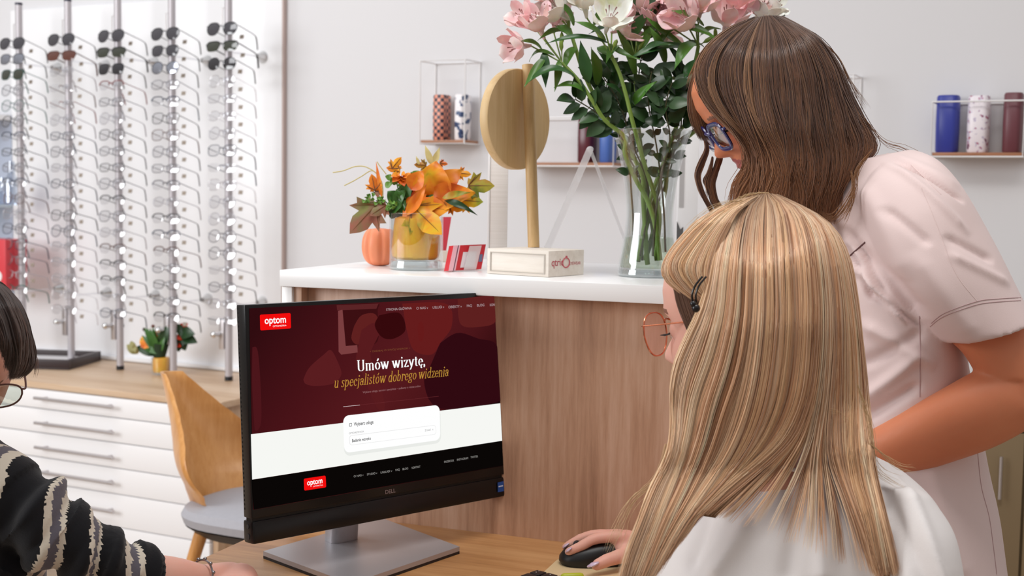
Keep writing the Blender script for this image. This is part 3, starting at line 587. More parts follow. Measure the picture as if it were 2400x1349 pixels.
# --- serif lettering drawn with a broad pen
XH = .47; AS = .76; CAP = .70
def A_(cx_, cy_, rx, ry, a0, a1, n_=14): return [(cx_+rx*math.cos(math.radians(a)), cy_+ry*math.sin(math.radians(a))) for a in np.linspace(a0, a1, n_)]
def stem(x, y0, y1): return [(x, y0), (x, (y0+y1)/2), (x, y1)]
def ser(x, y, w=.075): return [(x-w, y), (x+w, y)]
def serl(x, y, w=.08): return [(x-w, y), (x+.02, y)]
h_ = XH/2
bowl = lambda cx_, rx: A_(cx_, h_, rx, h_-.012, 0, 360, 30)
GL = {
 'u': (.46, [stem(.10, XH, .12)+A_(.205, .12, .105, .11, 180, 300), serl(.10, XH), stem(.34, XH, 0), serl(.34, XH), [(.34, .01), (.42, .01)], [(.26, .02), (.34, .12)]]),
 'm': (.70, [stem(.10, XH, 0), serl(.10, XH), ser(.10, 0), A_(.215, .33, .115, .13, 150, 0)+stem(.33, .3, 0), ser(.33, 0), A_(.445, .33, .115, .13, 150, 0)+stem(.56, .3, 0), ser(.56, 0)]),
 'n': (.46, [stem(.10, XH, 0), serl(.10, XH), ser(.10, 0), A_(.22, .33, .12, .13, 150, 0)+stem(.34, .3, 0), ser(.34, 0)]),
 'r': (.34, [stem(.10, XH, 0), serl(.10, XH), ser(.10, 0), A_(.22, .33, .11, .13, 160, 55), A_(.285, .40, .02, .025, 0, 360)]),
 'o': (.42, [bowl(.21, .145)]), 'c': (.38, [A_(.21, h_, .145, h_-.012, 50, 310, 24), A_(.295, .36, .02, .03, 0, 360)]),
 'e': (.39, [A_(.20, h_, .14, h_-.012, 0, 320, 24), [(.07, h_+.01), (.34, h_+.01)]]),
 'ę': (.39, [A_(.20, h_, .14, h_-.012, 0, 320, 24), [(.07, h_+.01), (.34, h_+.01)], A_(.29, -.09, .07, .07, 100, 290, 10)]),
 'a': (.42, [A_(.19, .34, .12, .12, 150, 0)+stem(.31, .3, .05), [(.31, .05), (.38, .01)], A_(.18, .13, .115, .125, 20, 330, 18), [(.2, .26), (.31, .28)], A_(.09, .37, .018, .025, 0, 360)]),
 'l': (.23, [stem(.11, AS, 0), serl(.11, AS), ser(.11, 0)]), 'i': (.23, [stem(.11, XH, 0), serl(.11, XH), ser(.11, 0), A_(.11, .64, .02, .025, 0, 360)]),
 'j': (.23, [stem(.12, XH, -.08)+A_(.02, -.10, .10, .1, 0, -100, 8), serl(.12, XH), A_(.12, .64, .02, .025, 0, 360)]),
 't': (.30, [stem(.13, .62, .10)+A_(.215, .10, .085, .09, 180, 300, 8), [(.03, XH-.01), (.26, XH-.01)]]),
 's': (.33, [[(.26, .38), (.25, .44), (.17, .46), (.09, .42), (.08, .35), (.13, .28), (.22, .21), (.27, .14), (.25, .05), (.16, .01), (.08, .03), (.07, .10)]]),
 'p': (.46, [stem(.10, XH, -.22), serl(.10, XH), ser(.10, -.22), A_(.225, h_, .13, h_-.012, 140, -140, 22)]),
 'b': (.46, [stem(.10, AS, .02), serl(.10, AS), A_(.225, h_, .13, h_-.012, 140, -140, 22)]),
 'd': (.46, [stem(.34, AS, 0), serl(.34, AS), [(.34, .01), (.42, .01)], A_(.21, h_, .13, h_-.012, 40, 320, 22)]),
 'g': (.42, [A_(.19, .31, .12, .15, 0, 360, 24), [(.10, .18), (.08, .12), (.16, .07), (.28, .06), (.34, -.01)], A_(.2, -.1, .15, .1, 40, 400, 22), [(.27, .42), (.38, .46)]]),
 'w': (.66, [[(.07, XH), (.20, 0)], [(.33, XH), (.20, 0)], [(.30, XH), (.44, 0)], [(.58, XH), (.44, 0)], ser(.07, XH), ser(.31, XH), ser(.58, XH, .06)]),
 'y': (.44, [[(.07, XH), (.22, .0)], [(.37, XH), (.22, 0), (.15, -.16), (.08, -.2)], ser(.07, XH), ser(.37, XH, .06)]),
 'z': (.38, [[(.06, XH-.015), (.32, XH-.015)], [(.31, XH), (.07, 0)], [(.06, .015), (.33, .015)], [(.06, XH), (.06, XH-.1)], [(.33, 0), (.33, .1)]]),
 'U': (.62, [stem(.14, CAP, .18)+A_(.305, .18, .165, .175, 180, 280), [(.335, .008)]+A_(.335, .16, .15, .152, 280, 360)+stem(.485, .2, CAP), ser(.14, CAP, .1), ser(.485, CAP, .08)]),
 ',': (.18, [A_(.08, .03, .025, .03, 0, 360), [(.10, .03), (.09, -.06), (.05, -.12)]]), ' ': (.20, [])}
GL['ó'] = (GL['o'][0], GL['o'][1]+[[(.19, .56), (.29, .72)]])
def pen_text(name, s, pL, pR, height_px, m, z, thick, thin, shear=0):
    B = MB(); x = 0
    for ch in s:
        adv, st = GL[ch]
        for p in st:
            P = np.array(p, float); P[:, 0] += shear*P[:, 1]; T = np.gradient(P, axis=0); Ln = np.linalg.norm(T, axis=1)+1e-9; T = T/Ln[:, None]
            thk = thin+(thick-thin)*np.clip(np.abs(T[:, 1])-.15, 0, 1)**1.3/.8
            if len(P) > 9 and (P.max(0)-P.min(0)).max() < .08: thk[:] = .07
            if s == 'x': pass
            W = np.c_[np.sign(T[:, 1]+1e-6)*thk/2, 0*thk] if False else np.c_[-T[:, 1], T[:, 0]]*thk[:, None]/2
            a, b_ = P+W, P-W; o = len(B.v); k = len(P)
            B.add([(x+q[0], q[1], 0) for q in a]+[(x+q[0], q[1], 0) for q in b_], [(i, i+1, k+i+1, k+i) for i in range(k-1)])
        x += adv
    uL = np.array(uv(*pL)); uR = np.array(uv(*pR)); kx = (uR[0]-uL[0])/x; ky = (uv(pL[0], pL[1]-height_px)[1]-uL[1])/CAP
    dv = (uR[1]-uL[1])/x
    B.v = [tuple(MM @ Vector((uL[0]+p[0]*kx, uL[1]+p[1]*ky+dv*p[0], z))) for p in B.v]
    r = B.build(name, m, scr, smooth=0); return r
pen_text('headline_text', 'Umów wizytę,', (835, 869.5), (996, 855), 25, gW, .0013, .105, .032)
pen_text('headline_text', 'u specjalistów dobrego widzenia', (781, 908.5), (1050, 880), 24, gY, .0013, .074, .03, shear=.2)
text('brand_mark', 'DELL', (903, 1157), 9.5, 24, mat('mark_grey', '8c7a78', .4), .0003, parent=comp, bold=.01)
stk = flat('sticker', [uv(1166, 1130), uv(1180, 1127), uv(1180.5, 1150), uv(1166.5, 1153)], .0002, mat('sticker_blue', '1b4d9b', .4), comp)
flat('sticker_mark', [uv(1168, 1138), uv(1178, 1136), uv(1178, 1139), uv(1168, 1141)], .0006, mat('sticker_white', 'c8d4ea', .4), stk)
# stand
bw = [onz(617, 1308, .74), onz(822, 1385, .74), onz(1077, 1297, .74), onz(893, 1228, .74)]
loc = lambda p, z: (p[0]-bp[0], p[1]-bp[1], z)
MB().prism([loc(p, .0) for p in bw], (0, 0, .004)).build('base_foot', m_blk, comp, smooth=0)
MB().prism([loc(p, .0041) for p in bw], (0, 0, .0065)).build('base_plate', m_alum, comp, smooth=0)
cn = mc-NN*.03; rs = []
for zz, t in ((.0108, 0), (.05, .05), (.09, .25), (.16, .6)):
    c = np.array([0, 0, zz])+np.array([cn[0]-bp[0], cn[1]-bp[1], 0])*t*.6
    rs.append([tuple(c+RX*.0235*abs(math.cos(a))**.6*np.sign(math.cos(a))+FX*.016*abs(math.sin(a))**.6*np.sign(math.sin(a))) for a in np.linspace(0, 2*math.pi, 32, endpoint=False)])
MB().rings(rs).build('stand_neck', m_alum, comp)
cb = cl(onz(850, 1226, .74))
o = MB().tube(cat([tuple(onz(868, 1228, .744)), tuple(onz(850, 1233, .744)), tuple(onz(838, 1226, .744)), tuple(onz(850, 1218, .744))], 14), .003, 8).build('cable', mat('cable_grey', '8a8078', .5))
tag(o, 'short grey cable loop on the desk behind the monitor stand', 'cable')
# ------------------------------------------------------------------ mouse, paper, keyboard
mp = onz(1400, 1318, .74); m_mouse = mat('mouse_black', '121214', .42)
mxd = -R0*.96-FH*.28; mxd = mxd/np.linalg.norm(mxd); ma = math.atan2(mxd[1], mxd[0])
mouse = thing('computer_mouse', 'black wireless mouse under the right hand on the desk', 'mouse', (mp[0], mp[1], .7412), ma)
rs = []
for z_, k, tx in ((0, .94, 0), (.006, 1, 0), (.014, .99, 0), (.022, .93, -.002), (.029, .78, -.006), (.034, .5, -.010), (.0355, .15, -.013)):
    rs.append([(tx+.056*k*abs(math.cos(t))**.8*np.sign(math.cos(t)), .031*k*(1-.1*math.cos(t))*abs(math.sin(t))**.85*np.sign(math.sin(t)), z_*(1-.22*max(0, math.cos(t))*k)) for t in np.linspace(0, 2*math.pi, 48, endpoint=False)])
MB().rings(rs).build('mouse_shell', m_mouse, mouse)
MB().tube([(.053, 0, .010), (.04, 0, .022), (.02, 0, .031)], .0006, 6).build('button_split', m_blk, mouse)
MB().tube([(.03, -.003, .0265), (.03, .003, .0265)], .006, 16).build('scroll_wheel', mat('wheel_grey', '2c2c30', .5), mouse)
pp = [onz(1262, 1352, .7404), onz(1303, 1314, .7404), onz(1330, 1296, .7404), onz(1480, 1320, .7404), onz(1440, 1375, .7404)]
tag(MB().prism([tuple(p) for p in pp], (0, 0, .0006)).build('notepad', mat('paper_cream', 'd8bd92', .7), smooth=0), 'cream sheet of paper lying beneath the black mouse', 'paper')
ka, kx_, ky_ = onz(1259, 1334, .7545), onz(1340, 1355, .7545), onz(1226, 1352, .7545); kang = math.atan2(*(kx_-ka)[1::-1])
kb = thing('keyboard', 'dark keyboard whose corner keys rise from the bottom edge of the picture', 'keyboard', (ka[0], ka[1], .7402), kang)
m_key = mat('key_black', '1d1518', .4)
MB().box((-.005, -.115, 0), (.156, .004, .008), .002).build('keyboard_base', m_blk, kb)
kf = None
for i in range(8):
    for j in range(6):
        if kf is None: kf = MB().box((.0, -.0168, .0085), (.0168, 0, .0145), .0018).build('key', m_key, kb); o = kf
        else: o = kf.copy(); sc.collection.objects.link(o)
        o.location = (i*.019, -j*.019, 0)
kd = MB()
for x, y in ((.005, -.004), (.006, -.011), (.026, -.006)): kd.box((x, y, .01455), (x+.0014, y+.0012, .01462))
kd.build('key_print', m_white, kb)
hg = onz(1322, 1358, .742)
o = MB().tube([tuple(hg), tuple(hg+R0*.022+FH*.004)], .005, 12, round_end=True).build('highlighter', mat('lime_plastic', 'b5bb22', .4)); o.location = (0, 0, .004)
tag(o, 'lime yellow highlighter beside the mouse at the picture bottom', 'pen')
# ================================================================== THINGS ON THE COUNTER
def leaf(B, base, tip, width, nrm, bend=.12, shape='ovate', cup=.25, n=9, mi=0, th=.0004, wav=0):
    """a leaf blade from base to tip as a thin curved solid; nrm is roughly its upper face"""
    a, b = np.array(base, float), np.array(tip, float); ax = b-a; L = np.linalg.norm(ax); ax /= L
    nr = np.array(nrm, float); nr -= ax*(nr @ ax); nr /= np.linalg.norm(nr)+1e-9; sd = np.cross(ax, nr)
    top = []
    for i in range(n+1):
        t = i/n
        w = {'ovate': math.sin(math.pi*t**.72)**.8, 'lance': math.sin(math.pi*t**.8)**1.0*(1-.25*t), 'petal': math.sin(math.pi*min(.999, t**1.5*.93+.02))**.7*1.0, 'strap': (math.sin(math.pi*t**.6))**.6}[shape] if 0 < t < 1 else .03
        c = a+ax*L*t+nr*L*bend*4*t*(1-t)
        for q in (-1, -.5, 0, .5, 1):
            top.append(c+sd*q*w*width/2+nr*(abs(q)**1.5*cup*w*width/2+wav*math.sin(9*t+q*2)*width*.08))
    m_ = len(top); vs = top+[p-nr*th for p in top]; fs = []
    for i in range(n):
        for j in range(4):
            k = i*5+j; fs.append((k, k+1, k+6, k+5)); fs.append((m_+k, m_+k+5, m_+k+6, m_+k+1))
    for i in range(n):
        for j in (0, 4): k = i*5+j; fs.append((k, k+5, m_+k+5, m_+k))
    for j in range(4):
        for i in (0, n): k = i*5+j; fs.append((k, k+1, m_+k+1, m_+k))
    B.add(vs, fs, mi)
def maple(B, c, up, side, size, nrm, mi=0, curl=.15, lobes=5):
    """lobed autumn leaf: c = stalk end, up = direction of the middle lobe"""
    up = np.array(up, float); up /= np.linalg.norm(up); side = np.array(side, float); side -= up*(side @ up); side /= np.linalg.norm(side); nr = np.cross(side, up)
    spec = [(-150, .28), (-122, .42), (-105, .30), (-88, .62), (-72, .50), (-60, .72), (-44, .40), (-30, .62), (-16, .78), (0, 1.0), (16, .78), (30, .62), (44, .40), (60, .72), (72, .50), (88, .62), (105, .30), (122, .42), (150, .28)]
    P = [c]
    rings = []
    for k in (.5, 1.0):
        for a, r in spec:
            r_ = size*r*k*(1 if k == 1 else .95+.3*(.6-r)); x = r_*math.sin(math.radians(a)); y = r_*math.cos(math.radians(a))+size*.18*k
            P.append(np.array(c)+side*x+up*y+nr*(-curl*size*((r_/size)**2)+.05*size*math.cos(math.radians(a*4))*k))
    n_ = len(spec); fs = [(0, 1+i, 2+i) for i in range(n_-1)]+[(1+i, 1+n_+i, 2+n_+i, 2+i) for i in range(n_-1)]
    m_ = len(P); Q = P+[p-nr*.0004 for p in P]
    fs2 = fs+[tuple(m_+q for q in f[::-1]) for f in fs]
    edge = [0, 1]+[1+n_+i for i in range(n_)]+[n_]
    fs2 += [(edge[i], edge[(i+1) % len(edge)], m_+edge[(i+1) % len(edge)], m_+edge[i]) for i in range(len(edge))]
    B.add(Q, fs2, mi)
    for k_ in (4, 9, 14, 5, 13):
        q_ = P[1+n_+k_]; B.tube([np.array(c), (np.array(P[1+k_])+0*nr)+nr*.0006, np.array(c)*.12+q_*.88+nr*.0004], [.0008, .0006, .0002], 5, mi=1)
view = -FH                                         # towards the viewer, level
m_gl = glass('vase_glass', 'fafcfc', .05, edge=.55); m_solid = glass('thick_glass', 'e8eef0', .18, edge=.7)
m_water = glass('water', 'eef4ea', .05, edge=.4)
# ---- mirror seen from behind
mb = onz(1285, 650, TOP); mbl = onz(1143, 641, TOP); mbr = onz(1354, 642, TOP)
ax1 = (mbl-mb); w1 = np.linalg.norm(ax1[:2])*1.0; a1 = math.atan2(ax1[1], ax1[0])
mir = thing('table_mirror', 'round wooden table mirror seen from behind on a pale wooden box', 'mirror', (mb[0], mb[1], TOP+.0004), a1)
m_pale = wood('pale_box_wood', 'efe8df', 'e6ddd2', 'd6cabd', (2, 26, 26), .6); m_pine = wood('pine', 'dcbd8c', 'cfac78', 'b48c58', (30, 30, 1.6), .5)
H1 = .0395; W1 = .117; D1 = .098
MB().box((0, -D1, 0), (W1, 0, H1), .001).build('mirror_box', m_pale, mir)
fr_ = MB()
for lo, hi in (((.006, 0, .004), (.008, .0012, H1-.005)), ((W1-.008, 0, .004), (W1-.006, .0012, H1-.005)), ((.008, 0, .004), (W1-.008, .0012, .0055)), ((.008, 0, H1-.0065), (W1-.008, .0012, H1-.005))): fr_.box(lo, hi)
fr_.build('drawer_outline', mat('groove_grey', 'b9b0a6', .7), mir)
# the printed mark on the narrow side
def flat_text(name, s, origin, xdir, zdir, width, height, m, parent, bold=0):
    cu = bpy.data.curves.new(name, 'FONT'); cu.body = s; cu.offset = bold; o = bpy.data.objects.new(name, cu); sc.collection.objects.link(o)
    me = bpy.data.meshes.new_from_object(o.evaluated_get(bpy.context.evaluated_depsgraph_get())); bpy.data.objects.remove(o)
    co = np.array([v.co[:] for v in me.vertices]); x0, w = co[:, 0].min(), np.ptp(co[:, 0])
    for v in me.vertices: v.co = Vector(np.array(origin)+np.array(xdir)*(v.co.x-x0)/w*width+np.array(zdir)*v.co.y/.73*height)
    me.materials.clear(); me.materials.append(m); r = bpy.data.objects.new(name, me); sc.collection.objects.link(r); r.parent = parent; return r
m_rose = mat('print_rose', 'bf5560', .6)
flat_text('printed_name', 'qtric', (-.0004, -.008, .0165), (0, -1, 0), (0, 0, 1), .032, .012, m_rose, mir, .01)
flat_text('printed_name', 'EYEWEAR', (-.0004, -.057, .0165), (0, -1, 0), (0, 0, 1), .031, .005, m_rose, mir)
MB().tube([(-.0005, -.047+.0095*math.cos(t), .0205+.0075*math.sin(t)) for t in np.linspace(0, 2*math.pi, 24, endpoint=False)], .0009, 6, closed=True).build('printed_ring', m_rose, mir)
MB().box((-.0008, -.05, .028), (0, -.046, .031)).build('printed_ring', m_rose, mir)
pb = hit(1251, 580, (0, 0, TOP+H1), (0, 0, 1)); pt = at(1237, 152, FW @ (pb-CAM)+.01)
c_, s_ = math.cos(-a1), math.sin(-a1)
def ml(p): d = np.array(p)-np.array([mb[0], mb[1], TOP+.0004]); return np.array([d[0]*c_-d[1]*s_, d[0]*s_+d[1]*c_, d[2]])
MB().tube([ml(pb), ml(pt)], .0094, 24).build('post', m_pine, mir)
ndir = -FH*math.cos(math.radians(51))+R0*math.sin(math.radians(51)); tdir = np.cross(UP, ndir)
dc = at(1231, 279, FW @ (pb-CAM)+.005)-ndir*.012; RD = .0815
rs = []
for o_, r_ in ((-.0, .96), (0, 1), (-.002, 1.0), (-.014, 1.0), (-.016, .985)):
    rs.append([ml(dc+ndir*(o_)+RD*(r_ if o_ else (r_ if r_ < 1 else .985))*(tdir*math.cos(t)+UP*math.sin(t))) for t in np.linspace(0, 2*math.pi, 72, endpoint=False)])
MB().rings(rs).build('round_back', m_pine, mir)
MB().rings([[ml(dc-ndir*(.0161+q)+RD*.93*(tdir*math.cos(t)+UP*math.sin(t))) for t in np.linspace(0, 2*math.pi, 60, endpoint=False)] for q in (0, .001)]).build('mirror_glass', mat('mirror_silver', 'e8e8ea', .03, 1), mir)
# ---- tall pale board and acrylic stands behind the mirror
b0 = onz(1146, 622, TOP); db = FW @ (b0-CAM); tl = at(1146, 241, db)
bd = thing('display_board', 'tall narrow cream board standing behind the wooden mirror', 'board', (b0[0], b0[1], TOP+.0003), math.atan2(R0[1], R0[0]))
hB = tl[2]-b0[2]
MB().box((0, 0, 0), (.031, .012, hB), .001).build('board_body', ramp_mat('cream_ribbed', [(.3, 'e4ded8'), (.7, 'efeae6')], 'noise', (1, 1, 60), .6, 4), bd)
MB().box((-.004, -.001, 0), (-.0002, .013, hB), .0005).build('board_edge', m_white, bd)
m_acr = mat('acrylic_strip', 'f6f4f6', .15); m_acr.node_tree.nodes['Principled BSDF'].inputs['Alpha'].default_value = .42
ap = at(1383, 349, db-.02); l_ = onz(1266, 620, TOP+.0005); r_ = onz(1487, 622, TOP+.0005)
fa = thing('acrylic_stand', 'clear acrylic stand shaped like an upturned V behind the vase', 'display stand', (0, 0, 0))
def strip(a, b, w, t, nm):
    a, b = np.array(a), np.array(b); ax = (b-a)/np.linalg.norm(b-a); s = np.cross(ax, FH); s /= np.linalg.norm(s)
    MB().rings([[p+s*w/2*i+FH*t/2*j for i, j in ((-1, -1), (1, -1), (1, 1), (-1, 1))] for p in (a, b)]).build(nm, m_acr, fa, smooth=0)
strip(ap, l_, .0115, .012, 'left_leg'); strip(ap+np.array([0, 0, -.0]), r_, .005, .012, 'right_leg'); MB().ball(ap, .006, 10, sc3=(1, 1, .8)).build('apex', m_acr, fa)
fp = onz(1600, 622, TOP); df = FW @ (fp-CAM); hF = at(1600, 318, df)[2]-TOP
fs_ = thing('poster_stand', 'white framed poster stand with grey motif behind the flower vase', 'poster stand', (fp[0], fp[1], TOP+.0003), math.atan2(R0[1], R0[0]))
MB().box((-.012, 0, 0), (.024, .012, hF), .001).build('poster_frame', m_white, fs_)
MB().box((-.0095, -.0008, hF-.13), (-.001, 0, hF-.03)).build('poster_print', mat('poster_grey', 'b9b6b6', .6), fs_)
MB().prism([(-.0125, -.0012, hF-.205), (-.001, -.0012, hF-.205), (-.001, -.0012, hF-.165), (-.006, -.0012, hF-.17), (-.0125, -.0012, hF-.155)], (0, .001, 0)).build('poster_motif', mat('motif_grey', '5d5c5c', .6), fs_)
# ---- pumpkin
pk = onz(886, 624, TOP); dk = FW @ (pk-CAM); pc = pk+FH*.025
pum = thing('pumpkin', 'small orange ceramic pumpkin behind the autumn glass jar', 'pumpkin', (pc[0], pc[1], TOP))
hp = at(890, 531, dk)[2]-TOP; rs = []
for k in range(19):
    a = math.pi*min(max(k/18, .01), .99); z = hp/2*(1-math.cos(a)); rr_ = .031*math.sin(a)**.62
    rs.append([((rr_*(1-.13*abs(math.cos(t*3.5))**8))*math.cos(t), (rr_*(1-.13*abs(math.cos(t*3.5))**8))*math.sin(t), z+(.003 if k > 15 else 0)*-1) for t in np.linspace(0, 2*math.pi, 84, endpoint=False)])
MB().rings(rs).build('pumpkin_body', mat('pumpkin_orange', 'f0936a', .45, sss=.1, var=.06), pum)
MB().tube(cat([(0, 0, hp-.006), (-.004, -.004, hp+.006), (-.012, -.004, hp+.013), (-.006, -.006, hp+.018), (.004, -.004, hp+.012)], 20), .0018, 8).build('stem', mat('stem_gold', 'd39a3a', .5), pum)
# ---- autumn arrangement in its glass jar
jb = onz(970, 635, TOP); jc = jb+FH*.0437
jar = thing('glass_jar', 'clear glass jar with a yellow lining holding the autumn leaves', 'jar', (jc[0], jc[1], TOP+.0003))
RJ, HJ = .0437, .092
MB().lathe([(RJ-.0025, 0), (RJ, .003), (RJ, HJ-.001), (RJ-.0012, HJ), (RJ-.0024, HJ-.001), (RJ-.0026, .017), (RJ-.005, .0155), (.0008, .015)], 64).build('jar_wall', m_gl, jar)
MB().lathe([(.001, .0008), (RJ-.003, .0008), (RJ-.0006, .004), (RJ-.0030, .0145), (.001, .0145)], 64).build('jar_base', m_solid, jar)
m_yel = ramp_mat('yellow_fabric', [(.3, 'e98a12'), (.5, 'f2ac14'), (.7, 'f7c62c')], 'noise', (1, 1, .4), .5, 28, 3, .5)
rs = []
for z, k in ((.0165, .72), (.021, .86), (.03, .9), (.05, .88), (.07, .86), (.083, .8), (.086, .6), (.084, .2)):
    rs.append([(RJ*k*(1+.03*math.sin(7*t+z*60))*math.cos(t), RJ*k*(1+.03*math.sin(7*t+z*60))*math.sin(t), z) for t in np.linspace(0, 2*math.pi, 60, endpoint=False)])
MB().rings(rs).build('yellow_lining', m_yel, jar)
m_or = ramp_mat('leaf_orange', [(.35, 'd2560f'), (.5, 'ee8312'), (.65, 'f6a91c')], 'noise', (1, 1, 1), .45, 22, 3, .6)
m_yg = ramp_mat('leaf_yellow_green', [(.35, 'e0670f'), (.46, 'f09a14'), (.56, 'e8b81e'), (.68, '9aa022')], 'noise', (1, 1, 1), .45, 17, 3, .8)
m_ol = ramp_mat('leaf_olive', [(.35, 'b9761c'), (.5, 'a99a2a'), (.65, '6f7d22')], 'noise', (1, 1, 1), .45, 20, 3, .8)
m_du = ramp_mat('leaf_dusky', [(.4, 'a25e4c'), (.52, '8a6a4a'), (.65, '7d7a3c')], 'noise', (1, 1, 1), .5, 24, 3, .8)
m_gr = mat('leaf_fresh_green', '6d9a3e', .45, var=.25, vscale=60); m_dg = mat('leaf_dark_green', '1f3f1c', .35, var=.3, vscale=40); m_mg = mat('leaf_mid_green', '3d6b2a', .35, var=.25, vscale=40)
m_cr = mat('leaf_cream', 'd9c988', .5, var=.1)
m_vein = mat('leaf_vein', '7a4a1c', .6)
arr = thing('autumn_arrangement', 'artificial autumn leaf arrangement in orange, yellow and green', 'flower arrangement', (jc[0], jc[1], TOP+HJ*.8))
AO = np.array([jc[0], jc[1], TOP+HJ*.8]); da = FW @ (jc-CAM)
def O6(x, y, dd=0): return at(780+x/3.7475, 320+y/3.7475, da+dd)-AO
def add_leaf(kind, a, b, w, m, dd0=0, dd1=0, bend=.1, nr=None, cup=.2, nm='leaf'):
    B = MB(); leaf(B, O6(*a, dd0), O6(*b, dd1), w, view+UP*.3 if nr is None else nr, bend, kind, cup, n=12, wav=.6); B.tube(cat([O6(*a, dd0), (O6(*a, dd0)+O6(*b, dd1))/2+(view)*np.linalg.norm(O6(*b, dd1)-O6(*a, dd0))*bend*.95, O6(*b, dd1)*.97+O6(*a, dd0)*.03], 9), .0004, 5, mi=1) if False else None; return B.build(nm, m, arr)
def add_maple(c, tip, m, dd0=0, dd1=0, curl=.2, nr=1):
    B = MB(); p, q = O6(*c, dd0), O6(*tip, dd1); u = q-p; s = np.cross(u, view+.25*UP)*nr; maple(B, p, u, s, np.linalg.norm(u)/1.15, view, curl=curl); return B.build('leaf', [m, m_vein], arr)
hub = (600, 700)
add_leaf('ovate', (870, 560), (905, 215), .062, m_yg, -.01, -.02, .15, cup=.35)
add_leaf('ovate', (840, 580), (1250, 490), .045, m_or, -.012, -.03, .12, cup=.3)
add_leaf('ovate', (830, 570), (1130, 290), .05, m_yg, -.005, -.01, .14, cup=.3)
add_maple((700, 610), (950, 850), m_yg, -.035, -.055, .1); add_maple((640, 600), (1010, 640), m_or, -.02, -.04, .1)
add_maple((1190, 430), (1415, 430), m_ol, -.02, -.03, .1); add_maple((1120, 560), (1315, 570), m_yg, -.02, -.03, .1)
add_maple((380, 600), (150, 840), m_du, -.02, -.03, .15); add_maple((470, 600), (330, 690), m_du, -.02, -.03, .1)
add_maple((590, 290), (470, 270), m_or, 0, 0, .15); add_maple((520, 280), (600, 180), m_or, 0, 0, .1); add_maple((370, 470), (340, 330), m_or, -.01, -.01, .1)
add_maple((820, 250), (715, 245), m_ol, .01, .01, .1); add_maple((940, 230), (1010, 240), m_or, .01, .01, .1); add_maple((1100, 320), (1215, 330), m_or, .02, .02, .1)
add_maple((1020, 600), (1150, 640), m_yg, -.02, -.03, .1)
add_leaf('lance', (650, 690), (820, 420), .022, m_or, -.04, -.045, -.1, cup=.6); add_leaf('ovate', (690, 470), (790, 300), .03, m_or, -.03, -.03, .1, cup=.4)
add_leaf('lance', (980, 560), (1270, 690), .012, m_dg, -.03, -.04, .25); add_leaf('lance', (960, 540), (1210, 490), .013, m_ol, -.035, -.04, .15)
add_leaf('lance', (430, 540), (380, 220), .008, m_or, -.01, 0, .05, nm='grass_blade'); add_leaf('lance', (400, 540), (380, 400), .01, m_du, -.01, 0, .05)
add_leaf('lance', (870, 250), (810, 75), .012, m_cr, .01, .01, .05); add_leaf('lance', (880, 250), (940, 90), .012, m_cr, .01, .01, -.05); add_leaf('lance', (760, 250), (730, 170), .006, m_cr, .01, .01, .05)
for a, b in (((560, 560), (480, 480)), ((600, 560), (690, 380)), ((520, 600), (640, 470)), ((600, 620), (560, 460)), ((480, 640), (620, 590)), ((560, 660), (640, 560)), ((680, 560), (640, 640)), ((570, 700), (500, 610)), ((700, 560), (760, 460)), ((760, 580), (900, 520)), ((640, 520), (560, 470))):
    add_leaf('ovate', a, b, .024, m_dg if a[0] % 40 else m_mg, -.01, -.02, .1)
for a, b in (((700, 350), (760, 300)), ((700, 350), (690, 310)), ((480, 380), (510, 330)), ((460, 440), (530, 400)), ((590, 410), (610, 450)), ((540, 400), (500, 360)), ((560, 420), (530, 370))): add_leaf('ovate', a, b, .011, m_gr, -.01, -.015)
sp = MB(); sb = random.Random(5)
for bx_0, by_0 in ((330, 540), (450, 570), (520, 590)):
    for k in range(9):
        x0, y0 = bx_0+sb.uniform(-50, 50), by_0+sb.uniform(-45, 45); an = sb.uniform(0, 6.28)
        leaf(sp, O6(x0, y0, -.02), O6(x0+32*math.cos(an), y0+32*math.sin(an), -.025), .0075, view+np.array([sb.uniform(-.5, .5) for _ in range(3)]), .1, 'ovate', .3, n=5)
sp.build('leaf_sprig', m_gr, arr)
fl = MB()
for k in range(14):
    an = k*2.4; r0_ = 20+k*7
    leaf(fl, O6(600, 380, -.01), O6(600+r0_*math.cos(an), 380+r0_*.6*math.sin(an), -.02-.0005*k), .014, view+UP, .2, 'petal', .4, n=6)
fl.build('blossom', m_or, arr)
for pts in ([(440, 540), (400, 350), (300, 270), (200, 262), (90, 300), (0, 315)], [(440, 540), (430, 400), (350, 300), (250, 350), (180, 390), (100, 430)], [(470, 330), (430, 280), (400, 240), (390, 220)]):
    MB().tube(cat([O6(*p) for p in pts], 30), .0009, 6).build('twig', m_cr, arr)
MB().tube([O6(*hub, 0), O6(600, 560, -.005)], .012, 12).build('foam_core', mat('foam_brown', '4a2a20', .9), arr)
for tgt in ((900, 500), (380, 560), (540, 300), (1150, 480), (760, 400), (350, 480), (880, 300), (1000, 600)):
    MB().tube(cat([O6(*hub, 0), O6((hub[0]+tgt[0])/2+10, (hub[1]+tgt[1])/2, 0), O6(*tgt, 0)], 8), .001, 6).build('twig', m_mg, arr)
